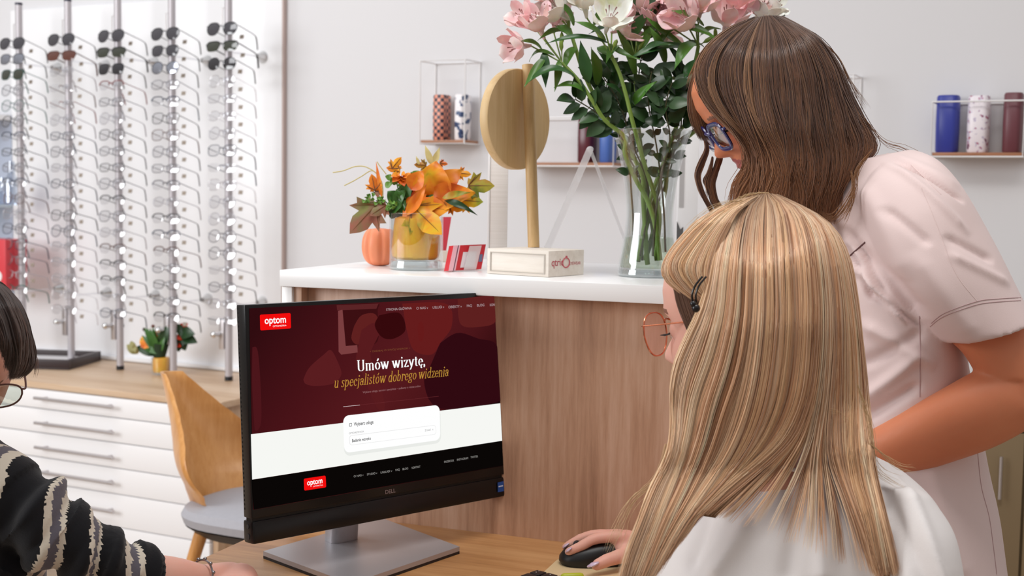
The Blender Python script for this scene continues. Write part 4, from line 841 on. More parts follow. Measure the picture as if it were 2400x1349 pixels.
# ---- card holder, brochure, beige block
cbl = onz(1051, 637.5, TOP); cbr = onz(1128, 633.5, TOP); dd = (FW @ (cbl-CAM)+FW @ (cbr-CAM))/2; ctl = at(1063, 575, FW @ (cbl-CAM)+.012); ctr_ = at(1139, 572, FW @ (cbr-CAM)+.012)
ch = thing('card_holder', 'small clear stand of red loyalty cards in front of the jar', 'card holder', (0, 0, 0))
def quad(p, q, r, s, t, nm, m, off=0, parent=ch):
    nr = np.cross(np.array(q)-np.array(p), np.array(s)-np.array(p)); nr /= np.linalg.norm(nr); nr = nr if nr @ FH > 0 else -nr
    return MB().prism([np.array(k)-nr*off for k in (p, q, r, s)], nr*t).build(nm, m, parent, smooth=0)
z3 = np.array([0, 0, .0022]); bl = lambda u, v: (1-v)*((1-u)*(cbl+z3)+u*(cbr+z3))+v*((1-u)*ctl+u*ctr_)
m_rcard = mat('card_red', 'cc2331', .3)
quad(bl(0, 0), bl(1, 0), bl(1, 1), bl(0, 1), .010, 'card_stack', m_rcard)
quad(bl(0.001, 0.001), bl(.2, 0.001), bl(.2, .999), bl(0.001, .999), .0004, 'card_band', mat('card_pink', 'f0b8c4', .4), .0005); quad(bl(.13, .001), bl(.15, .001), bl(.15, .999), bl(.13, .999), .0003, 'card_stripe', mat('card_navy', '3a2440', .4), .0009)
quad(bl(.33, .1), bl(.75, .1), bl(.75, .72), bl(.33, .72), .0004, 'card_label', mat('card_white', 'e6d9de', .4), .0006)
quad(bl(.86, .3), bl(.97, .3), bl(.95, .6), bl(.86, .6), .0004, 'card_mark', mat('card_slate', '6b6f8e', .4), .0006)
quad(bl(.42, .0), bl(.78, .0), bl(.82, .95), bl(.46, .95), .0015, 'clear_front', m_acr, .004)
cm = (cbl+cbr)/2; MB().box((-.02, -.018, 0), (.02, .02, .002), M=Matrix.Translation(Vector((cm[0], cm[1], TOP+.0002))) @ Matrix.Rotation(math.atan2(R0[1], R0[0]), 4, 'Z')).build('clear_foot', m_acr, ch)
q0 = onz(1036, 614, TOP); d0 = FW @ (q0-CAM); dx_ = (at(1056, 614, d0)-at(1036, 614, d0))
bb_ = thing('card_box', 'plain beige block behind the red card stand', 'box', (q0[0], q0[1], TOP+.0002), math.atan2(R0[1], R0[0]))
MB().box((-.02, 0, 0), (.0165, .02, .020), .001).build('box_body', mat('beige_card', 'cdbfb4', .7), bb_)
br = thing('brochure_stand', 'red brochure leaning behind the autumn glass jar', 'brochure', (0, 0, 0)); db_ = d0+.03
zb = np.array([0, 0, TOP-onz(1030, 614, TOP)[2]])
p1, p2, p3, p4 = onz(1022, 611, TOP+.001), onz(1042, 611, TOP+.001), at(1058, 508, db_+.02), at(1034, 508, db_+.02)
quad(p1, p2, p3, p4, .002, 'brochure_sheet', mat('brochure_red', 'b5152e', .35), 0, br)
# ---- glass vase with the bouquet
vb = onz(1527, 652, TOP); vc = vb+FH*.046; dv = FW @ (vc-CAM)
vase = thing('flower_vase', 'tall flared clear glass vase of water beside the wooden mirror', 'vase', (vc[0], vc[1], TOP+.0003))
prof = [(.0455, 0), (.048, .004), (.0475, .014), (.0445, .035), (.040, .06), (.0370, .09), (.0375, .115), (.041, .145), (.047, .175), (.054, .205), (.0615, .2265)]
pr2 = [tuple(q) for q in cat(prof, 36)]
MB().lathe(pr2+[(.0610, .2275), (.0603, .2265)]+[(r-.0024, z) for r, z in pr2[::-1] if z > .012]+[(.001, .0118)], 72, cap=True).build('vase_wall', m_gl, vase)
MB().lathe([(.001, .0006), (.0452, .0006), (.0474, .004), (.0455, .0112), (.001, .0112)], 64).build('vase_base', m_solid, vase)
MB().lathe([(.001, .0122)]+[(r-.0028, z) for r, z in pr2 if .0122 < z < .066]+[(.001, .066)], 64).build('water', m_water, vase)
VO = np.array([vc[0], vc[1], TOP])
m_stem = mat('stem_green', '7d9a45', .4, var=.15, vscale=30); m_woody = mat('stem_brown', '4d4a2c', .6)
m_lf = mat('lily_leaf', '4a7a2c', .32, var=.3, vscale=18, sss=.05); m_lf2 = mat('lily_leaf_deep', '2f5a2a', .32, var=.3, vscale=18); m_rus = mat('ruscus_leaf', '233f1c', .3, var=.35, vscale=25); m_rus2 = mat('ruscus_leaf_grey', '35522e', .35, var=.25, vscale=25)
m_pinkp = ramp_mat('petal_pink', [(.35, 'f4bcc2'), (.5, 'f8d0d2'), (.68, 'f8e2de')], 'noise', (1, 1, 1), .5, 26, 3, .6, sss=.15); m_whitep = ramp_mat('petal_white', [(.4, 'f6f4ea'), (.6, 'fbfaf4'), (.7, 'e2e6c0')], 'noise', (1, 1, 1), .5, 22, 3, .6, sss=.15)
m_bud = mat('bud_green', '8aa548', .4, var=.2); m_stam = mat('stamen', '8c5a54', .5)
rb_ = random.Random(11)
def W(x, y, dd=0): return at(x, y, dv+dd)
def flower(parent, c, direction, size, m, name='flower'):
    """open trumpet of six petals with stamens; c = throat"""
    d = np.array(direction, float); d /= np.linalg.norm(d); a = np.cross(d, UP if abs(d[2]) < .9 else R0); a /= np.linalg.norm(a); b = np.cross(d, a); B = MB()
    for k in range(6):
        an = k*math.pi/3+.3; rad = a*math.cos(an)+b*math.sin(an); outer = k % 2 == 0
        leaf(B, c+rad*.0015, c+d*size*(.66 if outer else .8)+rad*size*(.62 if outer else .5), size*(.62 if outer else .42), d*1-rad*.5, -.13, 'petal', .3, n=9, wav=.8)
    B.tube([c-d*size*.28, c-d*size*.08, c+d*.004], [.0022, .004, .005], 8)
    f = B.build(name, m, parent); S_ = MB()
    for k in range(5):
        an = k*1.26; rad = a*math.cos(an)+b*math.sin(an); S_.tube([c+d*.004, c+d*size*.4+rad*size*.1, c+d*size*.55+rad*size*.16], [.0004, .0004, .0011], 5)
    S_.build('stamen', m_stam, f); return f
flower_specs = [
 # path pixels (bottom first) with depth offsets, flowers (px, py, dd, direction, size, white?), label
 ([(1547, 610, -.01), (1530, 500, -.01), (1495, 430, -.02), (1452, 350, -.035), (1428, 300, -.04), (1388, 235, -.05), (1345, 175, -.05), (1290, 122, -.05)], [(1228, 108, -.05, (-1, .15), .046, 0), (1268, 72, -.045, (-.5, -1), .052, 0), (1240, 52, -.02, (-.8, -.6), .046, 0), (1300, 60, 0, (.1, -1), .046, 0)], 'pink alstroemeria stem reaching furthest left over the wooden mirror', []),
 ([(1535, 600, 0), (1545, 500, -.005), (1515, 400, -.02), (1484, 290, -.045), (1455, 180, -.05), (1420, 105, -.05)], [(1424, 60, -.060, (.1, -.45), .060, 1), (1372, 22, -.03, (-.2, -1), .052, 1), (1450, 70, -.01, (.9, -.3), .05, 0)], 'white alstroemeria stem whose open bloom faces the viewer', []),
 ([(1518, 628, .01), (1508, 480, 0), (1502, 400, -.01), (1440, 300, -.02), (1380, 200, -.035), (1345, 100, -.035), (1330, 50, -.03)], [(1318, 34, -.035, (-.8, -.5), .058, 1), (1290, 8, -.02, (-.4, -1), .046, 0), (1340, -5, -.01, (.2, -1), .046, 0)], 'white alstroemeria stem to the left of the open white bloom', []),
 ([(1500, 600, .02), (1520, 480, .02), (1560, 370, .01), (1600, 250, 0), (1628, 150, -.01), (1640, 90, -.02)], [(1620, 58, -.03, (-.6, -.5), .062, 0), (1560, 45, .01, (-.4, -.6), .055, 0), (1640, 30, -.02, (.1, -1), .052, 0), (1590, 15, .0, (-.5, -1), .05, 0)], 'large pink alstroemeria stem at the centre right of the bouquet', []),
 ([(1495, 612, .01), (1530, 480, .03), (1590, 340, .03), (1645, 210, .02), (1690, 110, .01)], [(1700, 62, 0, (.1, -.8), .060, 0), (1752, 25, .02, (.7, -.7), .048, 0), (1722, 20, .0, (.3, -1), .05, 0)], 'pink alstroemeria stem rising just left of the brown haired woman', []),
 ([(1540, 610, .02), (1520, 460, .03), (1500, 330, .02), (1490, 200, .01), (1488, 110, 0)], [(1520, 60, .01, (.4, -.8), .05, 0), (1462, 20, .03, (-.2, -1), .05, 0), (1540, 80, .03, (.8, -.2), .05, 0), (1500, 30, .02, (.1, -1), .05, 0)], 'pink alstroemeria stem hidden in the middle of the bouquet', []),
 ([(1510, 610, .03), (1560, 480, .04), (1640, 300, .05), (1730, 150, .04), (1775, 70, .03)], [(1775, 40, .02, (.6, -.8), .05, 1), (1800, 20, .03, (1, -.5), .04, 1)], 'pale alstroemeria stem leaning over the brown haired head', []),
]
lance = [  # base, tip, width, depth offs, which stem, bend, material
 ((1352, 182, -.05), (1228, 203, -.06), .020, 0, .28), ((1372, 215, -.05), (1298, 205, -.05), .016, 0, .2), ((1280, 130, -.05), (1228, 205, -.07), .014, 0, .05), ((1275, 120, -.05), (1279, 205, -.06), .018, 0, .05), ((1270, 115, -.05), (1217, 96, -.06), .014, 0, .15),
 ((1300, 130, -.05), (1240, 145, -.03), .012, 0, .3), ((1425, 100, -.05), (1278, 103, -.06), .014, 1, .12), ((1425, 100, -.05), (1500, 138, -.05), .016, 1, -.1), ((1420, 95, -.05), (1345, 50, -.07), .018, 1, .1), ((1380, 195, -.05), (1360, 95, -.06), .022, 2, .05), ((1345, 60, -.04), (1305, 0, -.05), .018, 2, .1),
 ((1340, 90, -.04), (1300, 60, -.05), .024, 2, .1), ((1610, 110, -.02), (1470, 140, -.04), .020, 3, .12), ((1630, 100, -.02), (1580, 165, -.05), .024, 3, .2), ((1600, 105, -.02), (1510, 35, -.03), .016, 3, -.05), ((1650, 110, 0), (1600, 100, -.02), .012, 4, .1), ((1640, 85, 0), (1690, 68, -.01), .014, 4, .2), ((1690, 110, 0), (1645, 120, -.02), .016, 4, .15),
 ((1640, 140, -.02), (1600, 190, -.04), .022, 3, .1), ((1490, 180, 0), (1440, 60, -.02), .018, 5, .1), ((1495, 120, 0), (1540, 50, -.02), .018, 5, .1), ((1760, 100, .03), (1840, 35, .01), .018, 6, .1), ((1745, 110, .03), (1790, 60, .01), .018, 6, .1), ((1720, 150, .03), (1690, 90, .02), .018, 6, .1), ((1560, 230, 0), (1490, 215, -.02), .018, 3, .1), ((1400, 110, -.02), (1440, 140, -.04), .018, 1, .1),
 ((1640, 200, .01), (1560, 185, -.01), .02, 4, .1), ((1460, 60, 0), (1380, 80, -.02), .016, 5, .1), ((1500, 60, 0), (1560, 110, -.02), .018, 5, .1), ((1580, 60, -.02), (1690, 100, -.03), .02, 3, .1),
 ((1500, 130, -.02), (1580, 105, -.05), .020, 5, .15), ((1400, 200, -.03), (1385, 110, -.05), .024, 2, .06), ((1560, 150, -.01), (1520, 60, -.04), .018, 5, .1), ((1600, 180, -.01), (1560, 100, -.03), .018, 3, .1), ((1460, 110, -.02), (1420, 150, -.06), .020, 1, .2), ((1350, 110, -.03), (1320, 170, -.05), .018, 2, .2),
 ((1440, 180, -.03), (1400, 120, -.05), .016, 1, .1), ((1540, 120, 0), (1590, 60, -.03), .020, 5, .1), ((1660, 160, 0), (1700, 120, -.03), .016, 4, .1), ((1480, 90, 0), (1530, 20, -.02), .022, 5, .1), ((1650, 60, -.02), (1570, 25, -.03), .018, 3, .1), ((1390, 60, -.02), (1440, 10, -.03), .018, 1, .1),
 ((1700, 130, .01), (1760, 90, -.01), .016, 6, .15), ((1335, 80, -.03), (1260, 95, -.05), .016, 2, .2), ((1310, 140, -.05), (1300, 215, -.06), .014, 0, .1), ((1560, 260, 0), (1620, 200, -.02), .020, 3, .1), ((1640, 250, .01), (1560, 300, -.02), .018, 4, .15), ((1480, 250, -.03), (1540, 190, -.05), .018, 1, .12), ((1460, 230, -.03), (1415, 195, -.05), .016, 1, .12)]
stems = []
for path, fls, lab, _ in flower_specs:
    t = thing('alstroemeria', lab, 'flower', VO, 0, 'alstroemeria stems in the glass vase'); P = cat([W(*p)-VO for p in path], 40)
    P[:, :2] = [(q[:2] if q[2] > .22 else q[:2]*min(1, .034/max(np.linalg.norm(q[:2]), 1e-6)) if q[2] < .13 else q[:2]*min(1, .046/max(np.linalg.norm(q[:2]), 1e-6))) for q in P]; P = cat(P[::4], 40); P[:, 2] = np.maximum(P[:, 2], .018)
    MB().tube(P, list(np.linspace(.0040, .0028, 40)), 10).build('stem', m_stem, t)
    for (x, y, dd_, dr, sz, wh) in fls:
        c = W(x, y, dd_)-VO; d3 = R0*dr[0]-UP*dr[1]-FH*.55
        MB().tube(cat([P[-1], (P[-1]+c)/2-d3/np.linalg.norm(d3)*.006, c-d3/np.linalg.norm(d3)*sz*.25], 10), .0013, 6).build('flower_stalk', m_stem, t)
        flower(t, c, d3, sz, m_whitep if wh else m_pinkp)
    for k in range(2):
        c = P[-1]+np.array([rb_.uniform(-.02, .02), rb_.uniform(-.02, .02), rb_.uniform(.0, .03)])
        b = MB(); b.tube([P[-1], c], .0008, 5); dd_ = (c-P[-1])/np.linalg.norm(c-P[-1]); b.tube([c, c+dd_*.006, c+dd_*.014, c+dd_*.02], [.001, .0035, .0032, .0008], 8); b.build('bud', m_bud, t)
    stems.append((t, P))
for i, (a, b, w, si, bd_) in enumerate(lance):
    B = MB(); leaf(B, W(*a)-VO, W(*b)-VO, w, view*.7+UP*.8+R0*rb_.uniform(-.4, .4), bd_, 'lance', .3, n=14, wav=.6); B.build('leaf', m_lf if i % 3 else m_lf2, stems[si][0])
rus = [([(1482, 625, -.01), (1484, 520, 0), (1478, 430, -.02), (1470, 330, -.03), (1430, 290, -.035), (1385, 255, -.04), (1330, 222, -.045)], 'lowest left'), ([(1500, 600, 0), (1520, 450, .0), (1480, 330, -.02), (1450, 240, -.02), (1400, 160, -.02)], 'upper left'),
       ([(1560, 590, 0), (1555, 480, -.01), (1540, 350, -.02), (1520, 240, -.03), (1530, 150, -.03)], 'middle'), ([(1530, 600, .02), (1540, 450, .02), (1590, 330, 0), (1600, 240, -.02), (1620, 160, -.02)], 'right'),
       ([(1505, 610, .02), (1510, 450, .03), (1500, 320, .02), (1495, 200, .02), (1510, 80, .01), (1505, -20, .0)], 'tallest, passing up out of the picture'), ([(1515, 590, .03), (1560, 440, .03), (1620, 320, .01), (1650, 250, .0), (1640, 180, 0)], 'rightmost, nearest the woman'), ([(1545, 600, .01), (1500, 420, .02), (1440, 320, .02), (1420, 220, .02), (1440, 140, .02)], 'rear left'),
       ([(1530, 600, -.02), (1545, 430, -.03), (1570, 330, -.03), (1560, 250, -.04), (1580, 180, -.04)], 'front right')]
for path, nm in rus:
    t = thing('ruscus_branch', f'dark green ruscus branch of oval leaves, {nm}', 'greenery', VO, 0, 'ruscus branches in the glass vase'); P = cat([W(*p)-VO for p in path], 44)
    P[:, :2] = [(q[:2] if q[2] > .22 else q[:2]*min(1, .034/max(np.linalg.norm(q[:2]), 1e-6)) if q[2] < .13 else q[:2]*min(1, .046/max(np.linalg.norm(q[:2]), 1e-6))) for q in P]; P = cat(P[::4], 44); P[:, 2] = np.maximum(P[:, 2], .016)
    MB().tube(P, list(np.linspace(.0017, .0009, 44)), 7).build('stem', m_woody, t)
    i = next(k for k in range(44) if P[k][2] > .155)
    while i < 44:
        for s in (1, -1):
            tg = P[min(i+1, 43)]-P[max(i-1, 0)]; tg /= np.linalg.norm(tg); sd = np.cross(tg, view); sd /= np.linalg.norm(sd)
            dr = sd*s*rb_.uniform(.5, 1.1)+tg*rb_.uniform(.1, .8)+FH*rb_.uniform(-.7, .4); dr /= np.linalg.norm(dr); L_ = rb_.uniform(.030, .043)
            if P[i][2] < .22: L_ *= .6
            B = MB(); leaf(B, P[i]+dr*.003, P[i]+dr*L_, L_*rb_.uniform(.48, .62), view+UP*.5+R0*rb_.uniform(-.8, .8), rb_.uniform(-.05, .12), 'ovate', .15, n=8); B.tube([P[i], P[i]+dr*.004], .0006, 5); B.build('leaf', m_rus if rb_.random() < .65 else m_rus2, t)
        i += 2 if P[i][2] > .24 else 4
# ---- small flower pot on the drawer cabinet
fq = onz(372, 880, .6155); fq = fq+FH*.035; dq = FW @ (fq-CAM)
pot = thing('flower_jar', 'small glass jar with yellow lining and autumn posy on the drawer cabinet', 'flower arrangement', (fq[0], fq[1], .6155))
FO = np.array([fq[0], fq[1], .6155]); G = lambda x, y, dd=0: at(280+x/7.495, 720+y/7.495, dq+dd)-FO
MB().lathe([(.032, 0), (.034, .003), (.034, .06), (.0328, .0605), (.032, .06), (.032, .008), (.001, .0075)], 40).build('jar_wall', m_gl, pot)
MB().lathe([(.001, .009), (.026, .009), (.0295, .016), (.0295, .05), (.026, .058), (.001, .06)], 36).build('yellow_lining', m_yel, pot)
def posy(nm, pts, mt, shape, w, n_):
    for (x0, y0, x1, y1) in pts:
        B = MB(); leaf(B, G(x0, y0, rb_.uniform(-.02, .02)), G(x1, y1, rb_.uniform(-.03, .02)), w, view+UP*.4, .1, shape, .2, n=8); B.build(nm, mt, pot)
c0 = (700, 820)
posy('leaf', [(700, 800, 520+rb_.uniform(-160, 280), 420+rb_.uniform(-80, 320)) for _ in range(26)], m_mg, 'ovate', .022, 8)
posy('leaf', [(750, 700, 860, 290), (700, 600, 700, 330), (780, 500, 900, 300), (700, 800, 330, 760), (600, 800, 300, 690)], m_dg, 'ovate', .035, 8)
posy('leaf', [(1060, 480, 1160, 760), (1060, 500, 1370, 620), (1080, 450, 1330, 470), (1040, 500, 1040, 780), (1000, 420, 1150, 380)], m_dg, 'ovate', .045, 8)
posy('flower', [(620, 660, 370, 690), (470, 690, 400, 500), (560, 680, 640, 430), (520, 570, 690, 490), (600, 600, 560, 690), (470, 640, 500, 540), (560, 640, 640, 540)], m_or, 'ovate', .032, 8)
m_redp = mat('petal_red', 'd63a1c', .5, var=.2); posy('flower', [(1020, 440, 1140, 420), (1020, 560, 1080, 470), (1000, 660, 1080, 690), (780, 380, 880, 330), (1100, 340, 1200, 340), (1020, 560, 1120, 520), (1150, 330, 1160, 270), (1040, 340, 1180, 330)], m_redp, 'ovate', .022, 8)
posy('leaf', [(290, 820, 130, 650), (280, 780, 200, 590), (300, 820, 260, 620)], mat('leaf_dry', '9a9460', .6), 'ovate', .024, 8)
for x, y, c in ((435, 385, '3a2c24'), (590, 330, '6a3a2c')):
    b = MB(); b.ball(G(x, y), .0062, 8); b.tube([G(x, y+30), G(600, 700)], .0007, 5); b.build('seed_head', mat('seed_'+c, c, .7), pot)
MB().tube([G(700, 880), G(720, 640)], [.02, .03], 10).build('foam_core', mat('foam_green', '22341c', .9), pot)
# ================================================================== PEOPLE
def loft_rings(secs, n=48, steps=6, thick_dir=None):
    """secs: (xL, yL, xR, yR, depth, half thickness[, dz depth difference left-right]) -> smooth rings in the place"""
    S = cat([list(s)+[0]*(7-len(s)) for s in secs], (len(secs)-1)*steps+1); out = []
    td = FH if thick_dir is None else thick_dir
    for xL, yL, xR, yR, d, t, dd in S:
        a, b = at(xL, yL, d-dd/2), at(xR, yR, d+dd/2); c = (a+b)/2; u = (b-a)/2; v = td*t; v = v-u*(v @ u)/(u @ u)*.6
        out.append([c+u*abs(math.cos(q))**.9*np.sign(math.cos(q))+v*abs(math.sin(q))**.9*np.sign(math.sin(q)) for q in np.linspace(0, 2*math.pi, n, endpoint=False)])
    return out
def fuse(B, vox, smooth_it=3, name='body', mats=None, parent=None, pick=None, disp=None, origin=None):
    """one continuous skin over everything collected in B"""
    t = B.build(name, mats[0], None, smooth=0); md = t.modifiers.new('r', 'REMESH'); md.mode = 'VOXEL'; md.voxel_size = vox
    sm = t.modifiers.new('s', 'SMOOTH'); sm.iterations = smooth_it; sm.factor = .5
    me = bpy.data.meshes.new_from_object(t.evaluated_get(bpy.context.evaluated_depsgraph_get())); bpy.data.objects.remove(t)
    me.name = name
    if disp is not None:
        co = np.empty(len(me.vertices)*3); me.vertices.foreach_get('co', co); co = co.reshape(-1, 3); no = np.empty(len(me.vertices)*3); me.vertex_normals.foreach_get('vector', no); no = no.reshape(-1, 3)
        dv_ = np.array([disp(p) for p in co]); co = co+no*dv_[:, None]; me.vertices.foreach_set('co', co.ravel())
    me.materials.clear()
    for m in mats: me.materials.append(m)
    if pick is not None:
        ce = np.empty(len(me.polygons)*3); me.polygons.foreach_get('center', ce); me.polygons.foreach_set('material_index', [pick(c) for c in ce.reshape(-1, 3)])
    if origin is not None:
        co = np.empty(len(me.vertices)*3); me.vertices.foreach_get('co', co); co = co.reshape(-1, 3)-origin; me.vertices.foreach_set('co', co.ravel())
    me.polygons.foreach_set('use_smooth', [True]*len(me.polygons)); me.update()
    o = bpy.data.objects.new(name, me); sc.collection.objects.link(o)
    if parent is not None: o.parent = parent
    return o
def shift(B, origin): B.v = [tuple(np.array(p)-origin) for p in B.v]; return B
def skin_mat(name, h, h2):
    m, n, l, b = new_mat(name); tc = n.new('ShaderNodeTexCoord'); t = n.new('ShaderNodeTexNoise'); t.inputs['Scale'].default_value = 14; t.inputs['Detail'].default_value = 5; l.new(tc.outputs['Object'], t.inputs['Vector'])
    mx = n.new('ShaderNodeMix'); mx.data_type = 'RGBA'; l.new(t.outputs['Fac'], mx.inputs[0]); mx.inputs[6].default_value = hx(h); mx.inputs[7].default_value = hx(h2); l.new(mx.outputs[2], b.inputs['Base Color'])
    b.inputs['Roughness'].default_value = .48; b.inputs['Subsurface Weight'].default_value = .25; b.inputs['Subsurface Radius'].default_value = (1, .35, .2); b.inputs['Subsurface Scale'].default_value = .008; b.inputs['Specular IOR Level'].default_value = .35
    return m
sk_a = skin_mat('skin_fair', 'e8b8a6', 'df9f8e'); sk_t = skin_mat('skin_tan', 'dc8e68', 'cc7854'); m_lip = mat('lips', 'b0605c', .4, sss=.1); m_brow = mat('eyebrow', '8a5e4c', .8)
m_eyew = mat('eye_white', 'e8e2dc', .2); m_nail = mat('nail_lilac', 'cfb6cc', .15, coat=.8); m_lash = mat('eyelash', '1c1210', .6)
def head_pts():
    zs = [-.115, -.112, -.105, -.097, -.09, -.082, -.075, -.068, -.062, -.056, -.05, -.044, -.04, -.034, -.028, -.02, -.01, 0, .01, .02, .032, .045, .06, .075, .088, .098, .106, .112, .115]
    zt = np.linspace(-.115, .115, 110)
    Fp = np.interp(zt, [-.115, -.110, -.103, -.09, -.078, -.066, -.06, -.05, -.042, -.02, 0, .02, .045, .07, .09, .104, .112, .115], [.050, .070, .081, .086, .080, .083, .081, .085, .084, .084, .083, .091, .094, .088, .070, .046, .022, .003])
    Bp = np.interp(zt, [-.115, -.10, -.08, -.06, -.03, 0, .03, .06, .085, .1, .112, .115], [.0, .01, .03, .05, .075, .090, .098, .092, .07, .05, .02, .003])
    Wp = np.interp(zt, [-.115, -.108, -.095, -.075, -.05, -.02, 0, .03, .06, .085, .1, .11, .115], [.018, .030, .044, .055, .063, .069, .071, .075, .071, .054, .038, .018, .003])
    N = 120; th = np.linspace(0, 2*math.pi, N, endpoint=False); rings = []
    for z, f, b, w in zip(zt, Fp, Bp, Wp):
        r = []
        for t in th:
            s, c = math.sin(t), math.cos(t); x = w*abs(s)**.9*np.sign(s); y = (f if c > 0 else b)*abs(c)**.88*np.sign(c)
            if c > 0:
                nz = np.interp(z, [-.046, -.041, -.036, -.03, -.015, 0, .012], [0, .014, .024, .025, .016, .006, 0]); sg = np.interp(z, [-.046, -.03, 0], [.014, .0125, .008])
                y += nz*math.exp(-(x/sg)**2/1.1)
                for zl, am in ((-.054, .0045), (-.065, .005)): y += am*math.exp(-((z-zl)/.0042)**2)*math.exp(-(x/.021)**2)
                y -= .002*math.exp(-((z+.0595)/.0018)**2)*math.exp(-(x/.022)**2)
                for sx in (-1, 1):
                    y -= .0115*math.exp(-((x-sx*.032)/.015)**2-((z-.001)/.0115)**2)
                    y += .003*math.exp(-((x-sx*.034)/.018)**2-((z-.022)/.006)**2)+.004*math.exp(-((x-sx*.043)/.018)**2-((z+.028)/.014)**2)
            r.append((x, y, z))
        rings.append(r)
    return rings
HEAD = head_pts()
class Head:
    def __init__(s, c, fwd, up, k=1.0):
        s.c = np.array(c); f = np.array(fwd, float); f /= np.linalg.norm(f); u = np.array(up, float); u -= f*(u @ f); u /= np.linalg.norm(u); s.f, s.u, s.r = f, u, np.cross(f, u); s.k = k
    def w(s, x, y, z): return s.c+(s.r*x+s.f*y+s.u*z)*s.k
    def local(s, p): d = (np.array(p)-s.c)/s.k; return np.array([d @ s.r, d @ s.f, d @ s.u])
    def add(s, B):
        B.rings([[s.w(*p) for p in r] for r in HEAD])
        for sx in (-1, 1):
            for (y, z, rx, ry, rz) in ((-.004, -.004, .007, .016, .026), (.004, -.024, .005, .008, .012)):
                M = Matrix(((s.r[0]*s.k, s.f[0]*s.k, s.u[0]*s.k, s.c[0]), (s.r[1]*s.k, s.f[1]*s.k, s.u[1]*s.k, s.c[1]), (s.r[2]*s.k, s.f[2]*s.k, s.u[2]*s.k, s.c[2]), (0, 0, 0, 1)))
                B.ball((sx*.073, y, z), 1, 10, sc3=(rx, ry, rz), M=M)
        s.M = M
        for sx in (-1, 1): B.ball((sx*.032, .0668, .0005), .0128, 14, M=M)
    def pick(s, p):
        x, y, z = s.local(p)
        if y > .07 and abs(x) < .024-.0*abs(z) and abs(z+.0595) < .0105*(1-(abs(x)/.027)**2): return 1
        if y > .055 and .012 < abs(x) < .052 and abs(z-(.024-.12*max(0, abs(x)-.035))) < .0026: return 2
        return 0
    def eyes(s, parent, origin, closed=.5):
        for sx in (-1, 1):
            B = MB(); B.ball((sx*.032, .0635, .0), .0118, 14, M=s.M); e = shift(B, origin).build('eye', m_eyew, parent)
            B = MB(); B.ball((sx*.032, .0690, -.002), .0062, 12, M=s.M); shift(B, origin).build('iris', m_lash, e)
            B = MB()
            for q in np.linspace(-1, 1, 15):
                a = s.w(sx*.032+q*.0115, .0795-.005*q*q, -.003-.001*q*q); b_ = s.w(sx*.032+q*.016, .0885-.004*q*q, -.0045)
                B.tube([a, (a+b_)/2-s.u*.0012*s.k, b_], [.0005, .0004, .0002], 4)
            shift(B, origin).build('eyelashes', m_lash, parent)
def hair_mat(name, rough=.42):
    m, n, l, b = new_mat(name); at_ = n.new('ShaderNodeVertexColor'); at_.layer_name = 'strand'; l.new(at_.outputs['Color'], b.inputs['Base Color'])
    b.inputs['Roughness'].default_value = rough; b.inputs['Specular IOR Level'].default_value = .45; b.inputs['Anisotropic'].default_value = .5; b.inputs['Sheen Weight'].default_value = .12; b.inputs['Sheen Roughness'].default_value = .4
    return m
def lin(h): return np.array(hx(h)[:3])
class Hair:
    def __init__(s, origin, seed): s.V = []; s.Fc = []; s.C = []; s.n = 0; s.o = np.array(origin); s.rg = np.random.default_rng(seed)
    def strands(s, P, rad, col):
        """P (N, K, 3) paths, rad (N,), col (N, K, 3)"""
        N, K, _ = P.shape; T = np.gradient(P, axis=1); T /= np.linalg.norm(T, axis=2, keepdims=True)+1e-9
        A = np.cross(T, FH[None, None]); A /= np.linalg.norm(A, axis=2, keepdims=True)+1e-9; B = np.cross(T, A)
        tp = np.interp(np.linspace(0, 1, K), [0, .05, .8, 1], [.7, 1, .9, .15])[None, :, None]*rad[:, None, None]; ring = []
        for q in (math.pi*.5, math.pi*7/6, math.pi*11/6): ring.append(P+(A*math.cos(q)-B*math.sin(q)*-1)*tp)
        R = np.stack(ring, axis=2)      # N K 3 3
        base = s.n+(np.arange(N)[:, None, None]*K*3+np.arange(K-1)[None, :, None]*3); j = np.arange(3)[None, None]; j2 = (j+1) % 3
        f = np.stack([base+j, base+j2, base+3+j2, base+3+j], axis=-1).reshape(-1, 4)
        s.V.append(R.reshape(-1, 3)); s.Fc.append(f); s.C.append(np.repeat(col, 3, axis=1).reshape(-1, 3)); s.n += N*K*3
    def sheet(s, grid, col):
        n, k, _ = grid.shape; idx = s.n+np.arange(n*k).reshape(n, k)
        f = np.stack([idx[:-1, :-1], idx[1:, :-1], idx[1:, 1:], idx[:-1, 1:]], axis=-1).reshape(-1, 4)
        s.V.append(grid.reshape(-1, 3)); s.Fc.append(f); s.C.append(np.broadcast_to(col, (n*k, 3)) if np.ndim(col) == 1 else col.reshape(-1, 3)); s.n += n*k
    def build(s, name, m, parent):
        V = np.concatenate(s.V)-s.o; Fc = np.concatenate(s.Fc); C = np.concatenate(s.C); me = bpy.data.meshes.new(name)
        me.vertices.add(len(V)); me.vertices.foreach_set('co', V.ravel()); me.loops.add(Fc.size); me.loops.foreach_set('vertex_index', Fc.ravel().astype(np.int32))
        me.polygons.add(len(Fc)); me.polygons.foreach_set('loop_start', np.arange(0, Fc.size, 4, dtype=np.int32)); me.polygons.foreach_set('loop_total', np.full(len(Fc), 4, dtype=np.int32))
        me.polygons.foreach_set('use_smooth', np.ones(len(Fc), dtype=bool)); me.update(calc_edges=True); me.validate()
        a = me.color_attributes.new('strand', 'FLOAT_COLOR', 'POINT'); a.data.foreach_set('color', np.c_[C, np.ones(len(C))].astype(np.float32).ravel())
        me.materials.append(m); o = bpy.data.objects.new(name, me); sc.collection.objects.link(o); o.parent = parent; return o
